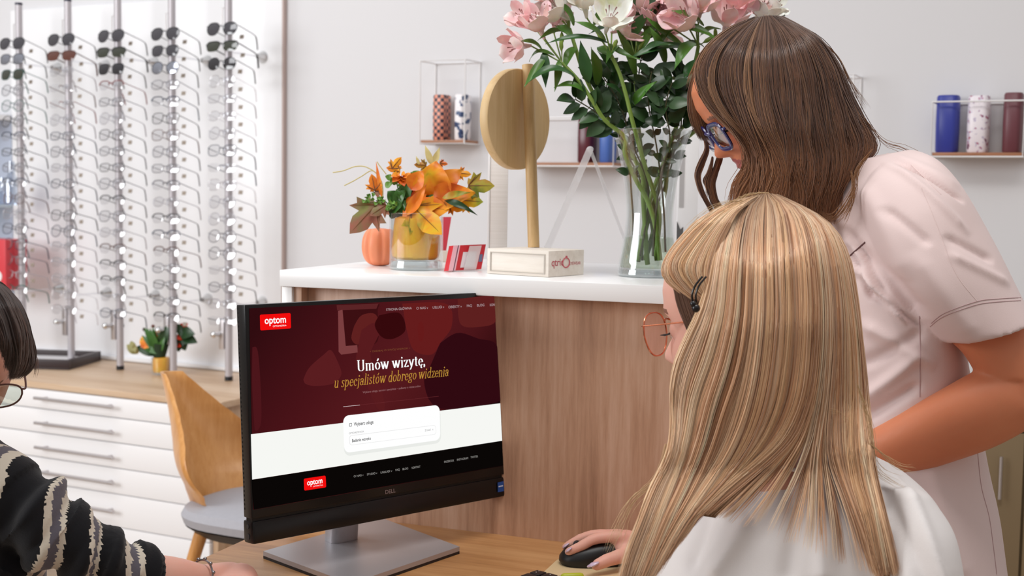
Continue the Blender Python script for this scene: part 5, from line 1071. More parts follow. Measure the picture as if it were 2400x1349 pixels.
def mass(H, guides, dfun, Tfun, n_near, n_far, cols, rootcol=None, K=30, qa=-.7, qb=1.0, rad=.0006, jit=3.0, clump=.5, nclump=70, wave=2.0, wfreq=2.5, layers=(.86, 1.02), core=.84, core_col=None, gap=None, flat_top=.18, length_var=.06, tipcol=None, dome0=.3, sheet_y=9e9, wpow=.7):
    """hair as interpolated guides: guides are pixel polylines from the parting down; the mass is rounded in depth"""
    G = np.array([resample(g, K) for g in guides]); NG = len(G); rg = H.rg; ug = np.linspace(0, 1, NG)
    def path(u):     # smooth interpolation across guides
        x = np.clip(u, 0, 1)*(NG-1); i = np.minimum(x.astype(int), NG-2); f = (x-i)[:, None, None]; a, b, c, d = G[np.maximum(i-1, 0)], G[i], G[i+1], G[np.minimum(i+2, NG-1)]
        lin_ = b*(1-f)+c*f; cr = .5*((2*b)+(-a+c)*f+(2*a-5*b+4*c-d)*f*f+(-a+3*b-3*c+d)*f**3); return .5*lin_+.5*cr
    t = np.linspace(0, 1, K)
    def to3(XY, u, side, lf):
        q = qa+(qb-qa)*np.clip(u, 0, 1); prof = np.sqrt(np.maximum(0, 1-q**2))[:, None]
        dome = np.interp(t, [0, .03, flat_top, 1], [dome0, dome0*.5+.4, 1, 1])[None]; lo = np.clip((XY[..., 1]-sheet_y)/120, 0, 1); prof = prof*(1-lo)+.96*lo if side is not None and side[0] > 0 else prof
        D = dfun(XY[..., 1])-side[:, None]*Tfun(XY[..., 1])*prof*dome*lf[:, None]
        X = (XY[..., 0]-CX)/F; Y = (XY[..., 1]-CY)/F; r = FW+X[..., None]*CR-Y[..., None]*CU; return CAM+r*D[..., None]
    def gen(n, side):
        uc = np.sort(rg.uniform(0, 1, nclump)); ci = rg.integers(0, nclump, n); u0 = rg.uniform(0, 1, n)
        ci = np.argmin(np.abs(u0[:, None]-uc[None])+rg.uniform(0, .5/nclump, (n, nclump)), axis=1)
        cl = clump*np.clip(t*1.3-.1, 0, 1)[None]
        P0_ = path(u0); P1_ = path(uc[ci]+rg.normal(0, .1/nclump, n)); XY = P0_*(1-cl[..., None])+P1_*cl[..., None]
        ph = rg.uniform(0, 6.28, nclump)[ci][:, None]+rg.normal(0, .35, (n, 1)); am = (rg.uniform(.3, 1, nclump)[ci]*wave)[:, None]
        XY[..., 0] += am*np.sin(ph+t[None]*6.28*wfreq)*t[None]**wpow+rg.normal(0, jit, (n, 1))*np.clip(t[None]*3, .15, 1)+rg.normal(0, jit*.8, (n, 1))*t[None]**2*1.5
        XY[..., 1] += rg.normal(0, 1.5, (n, 1))
        L = 1-np.abs(rg.normal(0, length_var, n)); 
        XY2 = np.empty_like(XY)
        for k in range(n):
            tt = t*L[k]; XY2[k, :, 0] = np.interp(tt, t, XY[k, :, 0]); XY2[k, :, 1] = np.interp(tt, t, XY[k, :, 1])
        lfc = rg.uniform(layers[0], layers[1], nclump)[ci]; lf = np.clip(lfc*.6+.4*rg.uniform(layers[0], layers[1], n), 0, 1.05)
        if gap is not None:
            keep = ~((u0 > gap[0]) & (u0 < gap[1]) & (rg.uniform(0, 1, n) < gap[2])); XY2, u0, lf, ci = XY2[keep], u0[keep], lf[keep], ci[keep]
        m_ = len(XY2); P = to3(XY2, u0, np.full(m_, side), lf)
        cc = np.array(cols)[rg.choice(len(cols), nclump)][ci]*.55+np.array(cols)[rg.choice(len(cols), m_)]*.45
        C = np.repeat(cc[:, None], K, axis=1)*rg.uniform(.82, 1.15, (m_, 1, 1))
        if rootcol is not None: w = np.interp(t, [0, rootcol[1], rootcol[2]], [.9, .6, 0])[None, :, None]*rg.uniform(.5, 1.1, (m_, 1, 1)); C = C*(1-w)+rootcol[0]*w
        if tipcol is not None: w = np.interp(t, [tipcol[1], 1], [0, .8])[None, :, None]; C = C*(1-w)+tipcol[0]*w
        H.strands(P, rg.uniform(.7, 1.3, m_)*rad, np.clip(C, 0, 1))
    if n_near: gen(n_near, 1.0)
    if n_far: gen(n_far, -1.0)
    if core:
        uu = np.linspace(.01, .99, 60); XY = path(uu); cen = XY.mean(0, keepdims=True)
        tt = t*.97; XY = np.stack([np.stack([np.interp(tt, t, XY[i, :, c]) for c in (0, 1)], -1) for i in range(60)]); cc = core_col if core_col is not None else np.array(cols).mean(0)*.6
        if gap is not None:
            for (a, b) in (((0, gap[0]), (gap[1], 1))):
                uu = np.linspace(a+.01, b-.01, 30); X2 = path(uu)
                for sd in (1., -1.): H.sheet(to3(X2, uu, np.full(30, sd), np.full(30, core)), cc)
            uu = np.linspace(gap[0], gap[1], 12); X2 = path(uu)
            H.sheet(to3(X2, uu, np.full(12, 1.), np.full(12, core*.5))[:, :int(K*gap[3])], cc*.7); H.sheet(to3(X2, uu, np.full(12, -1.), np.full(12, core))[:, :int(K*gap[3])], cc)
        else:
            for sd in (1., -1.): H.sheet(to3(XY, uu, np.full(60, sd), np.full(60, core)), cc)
def flyaway(H, pts, d, n, rad, col, spread):
    P = resample(pts, 24); rg = H.rg; out = []
    for k in range(n):
        Q = P+np.cumsum(rg.normal(0, spread*.12, (24, 2)), axis=0)+rg.normal(0, spread, (1, 2))*np.linspace(0, 1, 24)[:, None]; out.append([at(x, y, d+rg.normal(0, .0005)) for x, y in Q])
    H.strands(np.array(out), np.full(n, rad), np.broadcast_to(col, (n, 24, 3)))
def cloth(name, h, rough=.75, h2=None, bump=.25, scale=900):
    m, n, l, b = new_mat(name); b.inputs['Base Color'].default_value = hx(h); b.inputs['Roughness'].default_value = rough; b.inputs['Sheen Weight'].default_value = .15; b.inputs['Specular IOR Level'].default_value = .3
    tc = n.new('ShaderNodeTexCoord'); t = n.new('ShaderNodeTexNoise'); t.inputs['Scale'].default_value = scale; l.new(tc.outputs['Object'], t.inputs['Vector'])
    bp = n.new('ShaderNodeBump'); bp.inputs['Strength'].default_value = bump; bp.inputs['Distance'].default_value = .0004; l.new(t.outputs['Fac'], bp.inputs['Height']); l.new(bp.outputs[0], b.inputs['Normal']); return m
m_tunic = cloth('tunic_pink', 'e3cdca'); m_seam = mat('seam_thread', 'b89a9a', .8); m_shirt = cloth('shirt_white', 'e6e0de')
def folds(amp, specs):
    """cloth folds: each spec is (px, py, depth, direction px, length px, width px, height) a soft ridge or crease"""
    S_ = []
    for (x0, y0, x1, y1, d, w, h) in specs: S_.append((at(x0, y0, d), at(x1, y1, d), w*d/F, h))
    def f(p):
        v = amp*fnoise(p, (9, 9, 5), 3)+amp*.5*fnoise(p, (22, 22, 12), 9)
        for a, b, w, h in S_:
            ab = b-a; dlt = p-a; dlt = dlt-FH*(dlt @ FH); ab = ab-FH*(ab @ FH); L2 = ab @ ab; tt = dlt @ ab/L2
            if -.25 < tt < 1.25:
                q = dlt-ab*tt; dist = math.sqrt(q @ q); e = 1.35*math.exp(-(dist/w)**2)*max(0, min(1, (tt+.25)*4, (1.25-tt)*4)); v += h*e
        return v
    return f
# ------------------------------------------------------------------ seated blonde woman
DB = 1.42
OB = np.array([*at(1850, 1200, 1.40)[:2], 0.0])
pb_ = thing('person', 'seated person with long straight blonde hair and a white shirt using the mouse', 'person', OB)
facing = -R0*math.cos(math.radians(37))+FH*math.sin(math.radians(37))-UP*.10
hb = Head(at(1752, 764, DB), facing, UP+facing*0, 1.0); hb.c = hb.c
Bd = MB(); hb.add(Bd)
Bd.rings(loft_rings([(1690, 860, 1850, 880, DB+.02, .05), (1720, 980, 1870, 990, DB+.02, .052), (1720, 1100, 1890, 1090, DB+.0, .06), (1700, 1180, 1950, 1180, DB, .05)], 32))
# arms: right arm reaches to the mouse, left arm rests forward
sh = at(1700, 1230, 1.50); el = at(1730, 1520, 1.60); wr = at(1502, 1300, 1.80)
def limb(B, pts, rads, n=20): P = cat(pts, 24); r = cat([[q] for q in rads], 24)[:, 0]; B.tube(P, list(r), n, round_end=True)
limb(Bd, [sh, el], [.042, .033]); limb(Bd, [el, (el+wr)/2+UP*.01, wr], [.033, .030, .0185])
hpalm = at(1470, 1282, 1.80); 
Bd.tube(cat([wr, hpalm+UP*.0, at(1440, 1268, 1.805)], 8), [.0185, .019, .021, .022, .022, .021, .018, .014], 18, round_end=True, flat=1.1)
Bd.tube([at(1478, 1275, 1.795), at(1445, 1262, 1.795)], [.016, .012], 14, round_end=True)
Bd.tube([at(1478, 1280, 1.825), at(1445, 1262, 1.825)], [.014, .011], 14, round_end=True)
def finger(B, pts, r0, r1): P = cat([at(*p) for p in pts], 18); B.tube(P, list(np.interp(np.linspace(0, 1, 18), [0, .3, .36, .42, .66, .7, .76, 1], [r0, r0*.96, r0*1.03, r0*.95, (r0+r1)/2, (r0+r1)/2*1.04, (r0+r1)/2*.97, r1])), 14, round_end=True)
finger(Bd, [(1462, 1258, 1.79), (1432, 1257, 1.788), (1392, 1263, 1.785), (1362, 1279, 1.783), (1333, 1292, 1.782)], .0085, .0062)
finger(Bd, [(1455, 1252, 1.812), (1425, 1252, 1.812), (1385, 1254, 1.812), (1354, 1265, 1.812), (1326, 1281, 1.812)], .0082, .0060)
finger(Bd, [(1462, 1262, 1.835), (1430, 1266, 1.838), (1398, 1275, 1.838), (1372, 1290, 1.836)], .0078, .0058)
finger(Bd, [(1470, 1272, 1.85), (1445, 1280, 1.855), (1420, 1290, 1.855), (1402, 1300, 1.855)], .007, .005)
finger(Bd, [(1478, 1290, 1.785), (1452, 1303, 1.765), (1424, 1312, 1.752), (1398, 1324, 1.745)], .0105, .0078)
limb(Bd, [at(2110, 1330, 1.38), at(2130, 1560, 1.37)], [.036, .034]); limb(Bd, [at(2140, 1560, 1.36), at(1980, 1700, 1.55)], [.034, .022])
lh = at(1980, 1700, 1.55); dh = (at(1940, 1740, 1.62)-lh); dh /= np.linalg.norm(dh); limb(Bd, [lh, lh+dh*.05], [.022, .03])
for q in range(4): s_d = R0*(q-1.5)*.014; Bd.tube([lh+dh*.05+s_d, lh+dh*.085+s_d-UP*.004, lh+dh*.115+s_d-UP*.014], [.008, .0075, .006], 10, round_end=True)
Bd.tube([lh+dh*.01-R0*.02, lh+dh*.035-R0*.038, lh+dh*.06-R0*.042], [.011, .009, .0075], 10, round_end=True)
hip = at(1900, 1500, 1.42); hip[2] = .52
Bd.tube([hip+UP*.12, hip-UP*.02], [.10, .11], 20, round_end=True)
for s in (-1, 1):
    side = np.cross(facing, UP); side[2] = 0; side /= np.linalg.norm(side); h0 = hip+side*s*.08; kn = h0+np.array([facing[0], facing[1], 0])*.38+UP*-.02; ft = kn-UP*(kn[2]-.05)
    limb(Bd, [h0, kn], [.078, .052]); limb(Bd, [kn, ft], [.052, .036]); Bd.tube([ft-UP*.01, ft+np.array([facing[0], facing[1], 0])*.14-UP*.02], [.036, .028], 14, round_end=True)
fuse(Bd, .0028, 3, 'body', [sk_a, m_lip, m_brow], pb_, pick=hb.pick, origin=OB)
hb.eyes(pb_, OB)
for (x, y, d, r_, dx, dy) in ((1391, 1322, 1.7385, .0066, -8, 3), (1333, 1288, 1.776, .0046, -4, 3), (1327, 1277.5, 1.807, .0044, -4, 3)):
    B = MB(); a = at(x+dx, y+dy, d+.001); b = at(x-dx*.7, y-dy*.7, d); B.tube([a, a*.75+b*.25, (a+b)/2, b], [r_*.7, r_*.95, r_, r_*.75], 12, flat=.5, round_end=True); shift(B, OB).build('fingernail', m_nail, pb_)
# shirt
Bs = MB()
Bs.rings(loft_rings([(1770, 1045, 1975, 1045, 1.44, .062), (1748, 1075, 2040, 1068, 1.44, .075), (1690, 1130, 2120, 1105, 1.43, .092), (1630, 1195, 2178, 1165, 1.42, .108), (1580, 1262, 2212, 1240, 1.42, .118), (1530, 1349, 2236, 1349, 1.42, .122), (1500, 1500, 2250, 1500, 1.42, .12), (1520, 1700, 2230, 1700, 1.42, .115), (1500, 1990, 2240, 1990, 1.42, .13)], 64))
Bs.rings(loft_rings([(1735, 1128, 1790, 1140, 1.46, .02), (1690, 1150, 1795, 1155, 1.475, .042), (1640, 1192, 1800, 1190, 1.50, .058), (1560, 1270, 1780, 1290, 1.51, .066), (1520, 1400, 1760, 1400, 1.53, .062), (1600, 1560, 1800, 1560, 1.58, .055)], 40))
Bs.rings(loft_rings([(2040, 1110, 2160, 1150, 1.38, .06), (2050, 1240, 2222, 1250, 1.35, .066), (2040, 1400, 2248, 1400, 1.34, .065), (2040, 1580, 2230, 1580, 1.36, .055)], 40))
fB = folds(.0035, [(1660, 1230, 1585, 1349, 1.3, 16, .006), (1700, 1230, 1640, 1349, 1.3, 12, -.005), (1760, 1260, 1690, 1360, 1.3, 14, .005), (1620, 1240, 1545, 1330, 1.3, 9, -.004), (1880, 1180, 1850, 1349, 1.3, 22, -.004), (1930, 1200, 1925, 1349, 1.3, 22, .005), (2080, 1130, 2150, 1349, 1.3, 20, -.005), (2150, 1180, 2190, 1340, 1.3, 14, .005), (1790, 1180, 1720, 1240, 1.3, 14, .004), (1980, 1180, 2060, 1349, 1.3, 18, .004)])
shirt = fuse(Bs, .0035, 4, 'shirt', [m_shirt], pb_, disp=fB, origin=OB)
# collar band and seams
cb_ = MB(); cb_.tube(cat([at(x, y, d) for x, y, d in ((1800, 1082, 1.366), (1850, 1098, 1.352), (1910, 1106, 1.35), (1960, 1098, 1.358), (1995, 1078, 1.372))], 24), .0022, 8); shift(cb_, OB).build('collar_seam', m_shirt, shirt)
# hair
m_hb = hair_mat('hair_blonde', .38)
HB = Hair(OB, 21)
blond = [lin(c) for c in ('f4c898', 'fcdab2', 'e6b084', 'ffe6c6', 'c28860', 'f2c69c', 'f8d0a8', 'a8724e', 'ecba8c', 'fcdaba')]; root = lin('6a4526')
dB = lambda y: DB+.0*y+np.interp(y, [455, 700, 1000, 1100, 1200, 1349], [.0, .0, .0, -.005, -.035, -.06]); TB = lambda y: np.interp(y, [455, 520, 620, 760, 900, 1050, 1200, 1349], [.05, .085, .108, .118, .112, .098, .085, .075])
gB = [
 [(1772, 466), (1718, 488), (1690, 540), (1672, 600), (1660, 665), (1640, 730), (1606, 800), (1582, 860), (1574, 930), (1577, 1000), (1566, 1070), (1530, 1140), (1500, 1220), (1470, 1300), (1450, 1380)],
 [(1778, 462), (1735, 490), (1710, 560), (1698, 640), (1690, 730), (1665, 830), (1630, 930), (1612, 1020), (1590, 1100), (1555, 1190), (1520, 1280), (1480, 1380)],
 [(1786, 459), (1765, 490), (1752, 570), (1748, 660), (1742, 760), (1722, 870), (1690, 970), (1660, 1060), (1618, 1150), (1570, 1240), (1510, 1370)],
 [(1794, 457), (1796, 490), (1795, 570), (1797, 670), (1795, 780), (1782, 890), (1760, 980), (1725, 1060), (1670, 1140), (1600, 1230), (1530, 1350)],
 [(1803, 457), (1835, 490), (1848, 570), (1853, 670), (1853, 780), (1845, 880), (1828, 960), (1790, 1035), (1735, 1100), (1660, 1175), (1590, 1270)],
 [(1811, 458), (1872, 494), (1900, 570), (1910, 670), (1910, 780), (1903, 880), (1888, 950), (1858, 1020), (1805, 1075), (1740, 1130), (1650, 1205)],
 [(1818, 459), (1905, 505), (1940, 580), (1955, 680), (1960, 790), (1955, 880), (1950, 960), (1948, 1030), (1956, 1090), (1978, 1150), (2015, 1250), (2045, 1350)],
 [(1823, 460), (1925, 515), (1965, 590), (1982, 690), (1992, 800), (1996, 890), (1996, 970), (1998, 1050), (2008, 1130), (2030, 1210), (2060, 1350)],
 [(1826, 461), (1938, 522), (1985, 598), (2005, 700), (2018, 810), (2026, 900), (2034, 980), (2042, 1060), (2056, 1140), (2078, 1240), (2104, 1350)]]
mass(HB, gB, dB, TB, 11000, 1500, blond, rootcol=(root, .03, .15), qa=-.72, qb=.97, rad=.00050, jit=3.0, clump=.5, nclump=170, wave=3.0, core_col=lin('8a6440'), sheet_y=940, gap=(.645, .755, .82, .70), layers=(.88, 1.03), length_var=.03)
# swept-back front section, held by the clip
fr = [[(1770, 462), (1700, 482), (1630, 525), (1580, 580), (1558, 625), (1562, 655), (1590, 680), (1622, 705), (1645, 725)], [(1772, 462), (1705, 490), (1645, 535), (1600, 585), (1580, 620), (1588, 650), (1615, 680), (1650, 705)], [(1775, 462), (1712, 495), (1665, 545), (1632, 595), (1620, 630), (1632, 660), (1655, 690), (1670, 705)], [(1778, 462), (1730, 492), (1700, 545), (1682, 600), (1675, 640), (1675, 670), (1680, 700), (1685, 720)]]
dF = lambda y: DB+0*y
mass(HB, fr, dF, lambda y: np.interp(y, [455, 520, 620, 720], [.05, .082, .1, .108]), 1700, 0, blond, rootcol=(root, .05, .2), qa=-.80, qb=-.62, rad=.0006, jit=2.0, clump=.4, nclump=40, wave=1.5, core=.90, core_col=lin('8f6c48'), layers=(.93, 1.02))
# darker under-layer at the temple and the far-side hairline
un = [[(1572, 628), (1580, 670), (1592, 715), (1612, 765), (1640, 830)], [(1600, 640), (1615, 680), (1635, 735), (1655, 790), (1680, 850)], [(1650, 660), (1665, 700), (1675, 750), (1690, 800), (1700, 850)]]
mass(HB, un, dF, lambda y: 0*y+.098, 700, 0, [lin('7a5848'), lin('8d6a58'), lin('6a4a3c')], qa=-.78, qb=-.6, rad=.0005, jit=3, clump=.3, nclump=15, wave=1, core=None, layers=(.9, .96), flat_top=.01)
for pts, n_, sp_ in (([(1560, 1040), (1540, 1120), (1480, 1180), (1430, 1290)], 14, 9), ([(1690, 1120), (1600, 1230), (1530, 1310), (1480, 1340)], 12, 10), ([(2010, 900), (2040, 1000), (2050, 1090), (2110, 1130)], 12, 9), ([(1740, 470), (1690, 478), (1640, 510), (1600, 550)], 8, 9), ([(2040, 1040), (2100, 1090), (2140, 1100)], 8, 6), ([(1960, 1030), (1990, 1100), (1960, 1180), (1965, 1220)], 10, 12), ([(1900, 960), (1960, 960), (1990, 990)], 3, 10), ([(1800, 452), (1760, 458), (1720, 478), (1690, 500)], 8, 9)):
    flyaway(HB, pts, 1.33, n_, .00022, lin('e0bd8c'), sp_)
hairB = HB.build('hair', m_hb, pb_)
# hair clip
hc = MB()
for off in (0, 9): hc.tube(cat([at(1646+off, 648, 1.325), at(1630+off, 668, 1.322), at(1622+off, 690, 1.322), at(1624+off, 712, 1.325)], 12), .0011, 8)
hc.ball(at(1625, 712, 1.322), .0035, 8); hc.ball(at(1631, 722, 1.322), .0045, 8)
shift(hc, OB).build('hair_clip', mat('clip_black', '120c0e', .25), pb_)
# worn glasses
def worn(name, label, head, z, y, tilt, scale, m_f, m_l, **kw):
    r = bpy.data.objects.new(name, None); sc.collection.objects.link(r); tag(r, label, 'glasses'); eyewear(r, m_f, m_l, **kw)
    c = head.w(0, y, z); bx_, by_, bz_ = -head.r, -head.f, head.u
    # local -y is the front: map local y -> backwards
    M = Matrix(((bx_[0], by_[0], bz_[0], c[0]), (bx_[1], by_[1], bz_[1], c[1]), (bx_[2], by_[2], bz_[2], c[2]), (0, 0, 0, 1))) @ Matrix.Rotation(tilt, 4, 'X') @ Matrix.Scale(scale, 4)
    r.matrix_world = M; return r
worn('eyeglasses', 'thin rose gold wire glasses worn by the blonde person', hb, -.004, .099, math.radians(4), 1.0, mat('rose_gold', 'd98a6a', .18, 1), glass('worn_lens', 'f6e8e4', .05), hw=.028, hh=.0245, n_=2.6, drop=.22, rim=.0010, temple_r=.0009, L=.10, gap=.009, pads=True, bz=.5)
# ------------------------------------------------------------------ standing brown-haired woman
DS = 1.80
OS = np.array([*at(2180, 1100, 1.74)[:2], 0.0])
ps_ = thing('person', 'standing person with long brown hair and navy glasses leaning over in a pale pink tunic', 'person', OS)
ya, pi_ = math.radians(-4), math.radians(33)
hf = (-R0*math.cos(ya)+FH*math.sin(ya)); hfd = hf*math.cos(pi_)-UP*math.sin(pi_); hu = UP*math.cos(pi_)+hf*math.sin(pi_)
nas = at(1683, 306, 1.79)
hs = Head(nas-(hfd*.083+hu*.0)*.9, hfd, hu, .9)
Bd = MB(); hs.add(Bd)
Bd.rings(loft_rings([(1790, 300, 1930, 330, 1.80, .05), (1850, 400, 2000, 400, 1.79, .055), (1960, 470, 2120, 470, 1.76, .07), (1980, 560, 2220, 560, 1.75, .09), (1990, 800, 2220, 800, 1.75, .09), (2000, 1100, 2250, 1100, 1.75, .095), (1990, 1349, 2300, 1349, 1.75, .10)], 32))
S1, E1, W1_ = at(2140, 490, 1.64), at(2375, 915, 1.60), at(2030, 1075, 1.66)
Bd.rings(loft_rings([(2050, 480, 2190, 440, 1.66, .045), (2130, 640, 2290, 580, 1.64, .047), (2205, 770, 2385, 720, 1.62, .046), (2262, 830, 2440, 800, 1.605, .046), (2290, 875, 2475, 880, 1.60, .045)], 32))
Bd.rings(loft_rings([(2330, 850, 2440, 940, 1.60, .040), (2262, 885, 2425, 985, 1.60, .045), (2190, 925, 2330, 1042, 1.61, .044), (2110, 968, 2215, 1084, 1.63, .039), (2040, 1008, 2125, 1112, 1.65, .033), (1980, 1050, 2050, 1135, 1.67, .026)], 32))
Bd.ball(at(2395, 905, 1.60), .046, 14)
hw_ = at(1985, 1100, 1.675); hd_ = (at(1930, 1140, 1.69)-hw_); hd_ /= np.linalg.norm(hd_)
limb(Bd, [at(2015, 1092, 1.67), hw_, hw_+hd_*.05], [.026, .022, .030])
for q in range(4): o_ = FH*(q-1.5)*.015; Bd.tube([hw_+hd_*.05+o_, hw_+hd_*.085+o_-UP*.006, hw_+hd_*.115+o_-UP*.018], [.0085, .0078, .0062], 10, round_end=True)
Bd.tube([hw_+hd_*.01-FH*.02, hw_+hd_*.035-FH*.04, hw_+hd_*.06-FH*.043], [.011, .0095, .0075], 10, round_end=True)
# far arm, hanging towards the counter
limb(Bd, [at(1990, 500, 1.84), at(1925, 612, 1.9), at(1800, 618, 1.95)], [.042, .034, .02])
for q in (-1, 1):
    h0 = at(2120, 1500, 1.75)+R0*q*.06; h0[2] = .74; kn = h0.copy(); kn[2] = .45; ft = h0.copy(); ft[2] = .05
    limb(Bd, [h0, kn, ft], [.065, .05, .036]); Bd.tube([ft, ft-R0*.13-UP*.015], [.036, .03], 12, round_end=True)
fuse(Bd, .0028, 3, 'body', [sk_t, m_lip, m_brow], ps_, pick=hs.pick, origin=OS); hs.eyes(ps_, OS)
# tunic
Bt = MB()
Bt.rings(loft_rings([(1900, 440, 2075, 395, 1.78, .06), (1915, 480, 2160, 400, 1.76, .085), (1925, 560, 2225, 500, 1.75, .105), (1935, 660, 2235, 640, 1.74, .115), (1945, 780, 2240, 770, 1.74, .118), (1950, 900, 2262, 900, 1.74, .115), (1945, 1050, 2292, 1050, 1.74, .118), (1940, 1180, 2318, 1180, 1.74, .128), (1935, 1349, 2342, 1349, 1.74, .135), (1930, 1560, 2370, 1560, 1.74, .14), (1925, 1620, 2375, 1620, 1.74, .14)], 72))
Bt.rings(loft_rings([(1985, 375, 2125, 352, 1.76, .07), (2000, 440, 2175, 372, 1.70, .078), (2025, 520, 2235, 430, 1.665, .080), (2060, 600, 2290, 520, 1.645, .078), (2110, 680, 2335, 600, 1.63, .076), (2165, 745, 2372, 672, 1.62, .074), (2221, 800, 2408, 740, 1.61, .072)], 56))
fT = folds(.0030, [(2060, 600, 2150, 720, 1.6, 12, -.006), (2040, 640, 2120, 740, 1.6, 8, .009), (2030, 600, 2060, 690, 1.6, 6, -.008), (2075, 700, 2160, 760, 1.6, 7, -.006), (2035, 560, 2085, 680, 1.6, 9, -.007), (2130, 400, 2230, 520, 1.6, 9, .004), (2150, 388, 2235, 458, 1.6, 5, -.006), (2150, 368, 2235, 430, 1.6, 10, .002), (2090, 500, 2150, 560, 1.6, 10, -.004), (2210, 560, 2290, 600, 1.6, 9, -.004), (2220, 600, 2320, 650, 1.6, 10, .003), (2055, 450, 2110, 620, 1.6, 16, .004), (2070, 780, 2180, 850, 1.6, 15, .005), (2060, 860, 2160, 790, 1.6, 14, -.005), (2050, 960, 2150, 850, 1.6, 14, .006), (2050, 1000, 2150, 920, 1.6, 12, -.006), (2150, 620, 2240, 760, 1.6, 18, .003), (2200, 1120, 2260, 1340, 1.6, 25, .004), (2010, 500, 2040, 600, 1.6, 12, .004)])
tun = fuse(Bt, .0035, 4, 'tunic', [m_tunic], ps_, disp=fT, origin=OS)
# open cuff: a dark-inside hem ring and stitched band drawn as raised seams
def seam(pts, r=.0009, m=m_seam, nm='seam', par=None, off=.0):
    """thread laid on the cloth: each pixel is dropped onto the tunic's surface"""
    dg = bpy.context.evaluated_depsgraph_get(); P = []
    tgt = par or tun
    for x, y in resample(pts, 30):
        d = ray(x, y); d /= np.linalg.norm(d); o0 = CAM-np.array(tgt.parent.location)
        ok, loc_, nr_, _ = tgt.ray_cast(Vector(o0), Vector(d)); 
        if ok: P.append(np.array(loc_)+np.array(nr_)*off)
    if len(P) > 3: B = MB(); B.tube(cat(P, len(P)), r, 6); return B.build(nm, m, tgt)
bpy.context.view_layer.update()
seam([(2183, 757), (2215, 733), (2290, 706), (2340, 700), (2392, 697)], .0006); seam([(2180, 765), (2213, 741), (2288, 714), (2340, 707), (2392, 704)], .0006)
seam([(2160, 440), (2200, 540), (2240, 640), (2290, 705)], .0005, m_tunic); seam([(1985, 605), (2028, 567)], .0011, mat('seam_shadow', '6a4a4a', .9)); seam([(2155, 740), (2157, 830), (2156, 930)], .0007)  # middle strand is seam shade painted as a dark thread
seam([(2291, 1060), (2300, 1140), (2318, 1210), (2328, 1280), (2336, 1345)], .0007)
seam([(2135, 385), (2170, 420), (2205, 455)], .0006, m_tunic)
# hair
m_hs = hair_mat('hair_brown', .36)
HS = Hair(OS, 33)
brn = [lin(c) for c in ('62412f', '74503a', '4e3226', '8c6246', '452b22', 'a87c58', '6c4834', '5a3a2c')]
dS = lambda y: 1.80+np.interp(y, [40, 200, 350, 520], [.0, .0, -.01, -.03]); TS = lambda y: np.interp(y, [40, 90, 180, 300, 400, 520], [.10, .12, .135, .14, .13, .11])
gS = [
 [(1768, 44), (1708, 68), (1656, 112), (1634, 165), (1648, 222), (1680, 268), (1722, 306), (1756, 345), (1758, 390), (1738, 430), (1724, 490)],
 [(1776, 45), (1735, 80), (1700, 140), (1700, 210), (1728, 270), (1762, 320), (1782, 365), (1778, 410), (1762, 455), (1750, 510)],
 [(1786, 42), (1765, 85), (1748, 150), (1755, 225), (1778, 290), (1800, 345), (1808, 400), (1800, 455), (1786, 520)],
 [(1796, 41), (1800, 90), (1802, 160), (1810, 240), (1825, 310), (1838, 370), (1842, 430), (1838, 480), (1830, 530)],
 [(1806, 40), (1840, 88), (1858, 160), (1868, 240), (1876, 320), (1882, 390), (1880, 450), (1872, 500), (1868, 550)],
 [(1816, 41), (1875, 85), (1905, 155), (1920, 235), (1930, 310), (1936, 380), (1930, 440), (1916, 495), (1905, 560)],
 [(1826, 41), (1900, 85), (1940, 150), (1962, 220), (1985, 290), (1998, 345), (1985, 395), (1962, 440), (1945, 490), (1935, 530)],
 [(1836, 42), (1918, 90), (1958, 150), (1985, 215), (2018, 275), (2050, 330), (2040, 362), (2005, 392), (1985, 425), (1975, 470), (1950, 515)]]
mass(HS, gS, dS, TS, 11000, 1600, brn, rootcol=(lin('4a3022'), .05, .3), qa=-.66, qb=.98, rad=.00055, jit=4.0, clump=.6, nclump=130, wave=20.0, wpow=1.5, wfreq=1.9, core_col=lin('3a241b'), layers=(.86, 1.03), length_var=.05, tipcol=(lin('a5683a'), .55), dome0=.55)
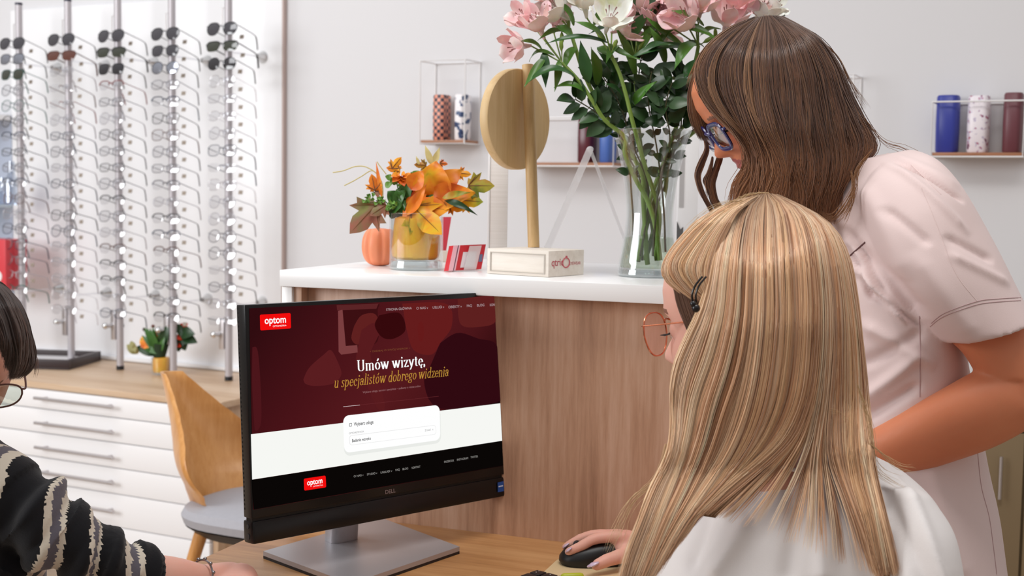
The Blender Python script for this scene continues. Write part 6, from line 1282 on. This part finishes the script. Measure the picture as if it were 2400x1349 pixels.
# far-side hair along the forehead and the loose wavy locks below the nose
fs2 = [[(1760, 50), (1690, 95), (1645, 150), (1624, 205), (1620, 255), (1632, 300), (1648, 330)], [(1762, 50), (1700, 90), (1655, 140), (1634, 190), (1636, 240), (1648, 290), (1664, 330)]]
mass(HS, fs2, lambda y: 1.815+0*y, lambda y: .01+0*y, 500, 300, brn, qa=-.5, qb=.5, rad=.0006, jit=3, clump=.3, nclump=16, wave=2, core=.6, core_col=lin('3a241b'))
fs3 = [[(1745, 50), (1665, 115), (1640, 165), (1642, 200)], [(1755, 48), (1690, 100), (1660, 150), (1655, 190)]]
mass(HS, fs3, lambda y: 1.745+0*y, lambda y: .005+0*y, 200, 0, brn, qa=-.5, qb=.5, rad=.0006, jit=2, clump=.3, nclump=10, wave=1, core=None)
for gl_, n_ in (([[(1650, 330), (1652, 350), (1640, 380), (1631, 410), (1640, 445), (1656, 475), (1668, 500)], [(1654, 330), (1662, 350), (1650, 385), (1640, 415), (1650, 450), (1664, 480), (1676, 505)]], 70),
                ([[(1668, 370), (1660, 400), (1650, 420), (1656, 440), (1658, 460)], [(1672, 370), (1668, 400), (1662, 425), (1666, 450), (1668, 470)]], 50),
                ([[(1680, 370), (1670, 400), (1660, 430), (1664, 460), (1678, 490), (1690, 510)], [(1694, 372), (1682, 405), (1674, 435), (1680, 465), (1694, 492), (1705, 512)]], 260)):
    mass(HS, gl_, lambda y: 1.835+0*y, lambda y: .008+0*y, n_, n_//2, [c*1.25 for c in brn], qa=-.8, qb=.8, rad=.00055, jit=1.6, clump=.5, nclump=6, wave=1.5, core=None)
for pts, n_, sp_, dd in (([(1900, 75), (1960, 130), (1990, 190), (2030, 250)], 14, 4, 1.78), ([(2020, 270), (2070, 330), (2120, 350), (2190, 390)], 8, 6, 1.76), ([(2045, 350), (2010, 400), (2000, 450), (1960, 510), (1930, 505)], 30, 6, 1.66), ([(1640, 150), (1650, 230), (1690, 290)], 14, 4, 1.715), ([(1720, 420), (1712, 470), (1716, 500)], 10, 4, 1.7), ([(1700, 80), (1655, 110), (1625, 160), (1612, 200)], 10, 4, 1.8), ([(1995, 400), (2000, 460), (1975, 520)], 20, 5, 1.65)):
    flyaway(HS, pts, dd, n_, .0003, lin('9a6a42'), sp_)
HS.build('hair', m_hs, ps_)
worn('eyeglasses', 'navy blue acetate glasses worn by the brown haired person', hs, -.006, .098, math.radians(3), 1.12, mat('acetate_navy', '2b2a6e', .18, coat=.6), glass('worn_lens_grey', 'd9cdd6', .06), hw=.026, hh=.0175, n_=4.0, drop=.1, rim=.0021, temple_r=.0022, deep=1.5, L=.10, gap=.008, bz=.35)
# ------------------------------------------------------------------ person in the striped jumper at the left edge
OM = np.array([*at(-250, 1300, 1.52)[:2], 0.0])
pm_ = thing('person', 'person with short dark hair and a black striped jumper leaning in at the left edge', 'person', OM)
hf = (R0*.42-FH*.9); hf /= np.linalg.norm(hf); pi2 = math.radians(42); hfd = hf*math.cos(pi2)-UP*math.sin(pi2); hu = UP*math.cos(pi2)+hf*math.sin(pi2)
hm = Head(at(-92, 828, 1.53), hfd, hu, .85)
Bd = MB(); hm.add(Bd)
limb(Bd, [hm.w(0, -.03, -.05), at(-150, 960, 1.60)], [.05, .055]); limb(Bd, [at(-150, 960, 1.6), at(-200, 1300, 1.62)], [.06, .12])
limb(Bd, [at(-70, 1150, 1.56), at(85, 1225, 1.53), at(225, 1310, 1.56), at(300, 1345, 1.58)], [.03, .03, .027, .026])
limb(Bd, [at(300, 1352, 1.58), at(400, 1352, 1.62), at(475, 1362, 1.66)], [.031, .026, .021])
Bd.tube([at(470, 1362, 1.66), at(520, 1358, 1.69), at(548, 1352, 1.70)], [.02, .021, .019], 18, round_end=True, flat=1.1)
for k, (y1, dd) in enumerate(((1336, 0), (1345, .018), (1354, .03), (1362, .04))):
    finger(Bd, [(530, 1346+k*5, 1.69-k*.008), (562, y1-3, 1.69-k*.008), (583, y1+2, 1.688-k*.008), (594-k*4, y1+16, 1.685-k*.008)], .0088, .0068)
finger(Bd, [(500, 1366, 1.67), (530, 1374, 1.655), (560, 1380, 1.65), (585, 1380, 1.65)], .010, .0075)
limb(Bd, [at(-420, 1200, 1.7), at(-480, 1500, 1.65), at(-250, 1650, 1.5)], [.045, .036, .025])
hp_ = at(-260, 1600, 1.66); hp_[2] = .5; limb(Bd, [hp_+UP*.15, hp_], [.13, .13])
for q in (-1, 1):
    h0 = hp_+R0*q*.09; kn = h0-FH*.0+R0*.3+UP*-.03; ft = kn.copy(); ft[2] = .05; limb(Bd, [h0, kn], [.08, .055]); limb(Bd, [kn, ft], [.055, .036]); Bd.tube([ft, ft+R0*.13], [.036, .028], 12, round_end=True)
fuse(Bd, .003, 3, 'body', [sk_a, m_lip, m_brow], pm_, pick=hm.pick, origin=OM); hm.eyes(pm_, OM)
# jumper: black knit with cream / grey / cream bands, each following the sleeve or body round
m_knit = cloth('knit_black', '0b0a10', .9, bump=.6, scale=420); m_cream = cloth('knit_cream', 'cfc4b4', .9, bump=.6, scale=420); m_grey = cloth('knit_grey', '5d5861', .9, bump=.6, scale=420)
Bj = MB()
body_secs = [(-330, 985, -60, 985, 1.60, .06), (-400, 1040, -5, 1045, 1.59, .08), (-430, 1120, 50, 1090, 1.57, .10), (-440, 1220, 80, 1220, 1.56, .12), (-440, 1400, 90, 1400, 1.56, .125), (-440, 1700, 90, 1700, 1.58, .125)]
Bj.rings(loft_rings(body_secs, 56))
arm_c = cat([(-70, 1120, 1.53, 105), (10, 1155, 1.52, 102), (85, 1212, 1.52, 96), (150, 1258, 1.53, 90), (225, 1300, 1.55, 78), (290, 1326, 1.565, 68), (345, 1345, 1.585, 60), (368, 1350, 1.592, 57)], 50)
AC = np.array([at(x, y, d) for x, y, d, r in arm_c]); AR = arm_c[:, 3]*arm_c[:, 2]/F
AT = np.gradient(AC, axis=0); AT /= np.linalg.norm(AT, axis=1, keepdims=True)
rr2 = random.Random(4)
bump_ = [1+.07*math.sin(i*1.05+.4)+.05*math.sin(i*2.1) if 8 < i < 38 else 1 for i in range(50)]
Bj.tube(AC, [r*b for r, b in zip(AR, bump_)], 48, flat=.95, round_end=False)
AL = np.r_[0, np.cumsum(np.linalg.norm(np.diff(AC, axis=0), axis=1))]
def jpick(p):
    d = np.linalg.norm(AC-p, axis=1); i = int(np.argmin(d)); 
    scr_x = None
    onarm = d[i] < AR[i]*1.35 and i > 3
    if onarm:
        s = AL[i]+(p-AC[i]) @ AT[i]; q = (p-AC[i]); sl = q @ UP; s2 = s+sl*.55+.004*math.sin(sl*70+s*40)+.0012*fnoise(p, (120, 120, 120))
        L = AL[-1]
        for c0_, wd_ in ((.055, .024), (.120, .022), (.172, .020), (.226, .018)):
            t = (s2-c0_)/wd_
            if abs(t) < .5: return 2 if abs(t) < .2 else 1
        return 0
    z = p[2]+.01*math.sin((p @ R0)*25)+.0012*fnoise(p, (120, 120, 120))
    t = ((z-.96) % .105)/.105
    return (1 if (t < .07 or .19 < t < .26) else 2 if t < .26 else 0)
def jdisp(p):
    d = np.linalg.norm(AC-p, axis=1); i = int(np.argmin(d)); v = .004*fnoise(p, (12, 12, 9), 5)
    if d[i] < AR[i]*1.4 and i > 8:
        s = AL[i]+(p-AC[i]) @ AT[i]
        if i > 42: v += .0014*math.sin(math.atan2((p-AC[i]) @ UP, (p-AC[i]) @ FH)*34)
        else: v += .0055*math.sin(s*130+((p-AC[i]) @ UP)*45+2*fnoise(p, (10, 10, 10)))
    return v
jum = fuse(Bj, .0034, 2, 'jumper', [m_knit, m_cream, m_grey], pm_, pick=jpick, disp=jdisp, origin=OM)
m_hm = hair_mat('hair_dark', .34); HM = Hair(OM, 5); drk = [lin(c) for c in ('33211c', '402a22', '281916', '4e342a', '5a4034')]
gM = [[(-110, 640), (-130, 690), (-132, 740), (-125, 790)], [(-90, 640), (-95, 690), (-85, 740), (-70, 785)], [(-72, 641), (-50, 690), (-30, 735), (-18, 780)], [(-58, 643), (-15, 690), (14, 750), (28, 810), (30, 850), (22, 885)], [(-48, 646), (5, 680), (36, 735), (50, 790), (48, 845), (28, 888)], [(-40, 650), (18, 680), (52, 730), (72, 790), (76, 840), (66, 868), (45, 886)]]
mass(HM, gM, lambda y: 1.50+0*y, lambda y: np.interp(y, [640, 720, 800, 900], [.12, .15, .15, .12]), 3200, 900, drk, qa=-.5, qb=.95, rad=.0007, jit=2.2, clump=.6, nclump=40, wave=3, core_col=lin('1d1210'), layers=(.86, 1.02), length_var=.08, dome0=.95)
flyaway(HM, [(-40, 650), (0, 662), (30, 690), (50, 720)], 1.47, 12, .0003, lin('5a4034'), 4); flyaway(HM, [(70, 800), (84, 840), (80, 880)], 1.46, 8, .0003, lin('7a5a4a'), 4)
HM.build('hair', m_hm, pm_)
wq = worn('eyeglasses', 'dark thin framed glasses slipping down the face at the left edge', hm, -.002, .108, math.radians(0), 1.0, m_fr['brown'], glass('worn_lens_green', 'e8f0e6', .08), hw=.027, hh=.021, n_=2.8, drop=.12, rim=.0011, temple_r=.0012, L=.10, gap=.009)
wq.matrix_world = Matrix.Translation(Vector(at(47, 900, 1.42)-at(46, 936, 1.42))) @ wq.matrix_world
# bracelet
bc = at(470, 1356, 1.655); B = MB(); ad_ = at(480, 1358, 1.66)-at(400, 1352, 1.62); ad_ /= np.linalg.norm(ad_); b1 = np.cross(ad_, UP); b1 /= np.linalg.norm(b1); b2 = np.cross(ad_, b1)
B.tube([(b1*math.cos(t)+b2*math.sin(t))*.0245 for t in np.linspace(0, 2*math.pi, 40, endpoint=False)], .0014, 8, closed=True)
for t in np.linspace(0, 2*math.pi, 12, endpoint=False): B.ball((b1*math.cos(t)+b2*math.sin(t))*.026, .0026, 8)
o = B.build('bracelet', mat('bracelet_silver', '9c9698', .25, 1)); o.location = tuple(bc); tag(o, 'silver beaded bracelet on the wrist resting at the bottom left', 'bracelet')
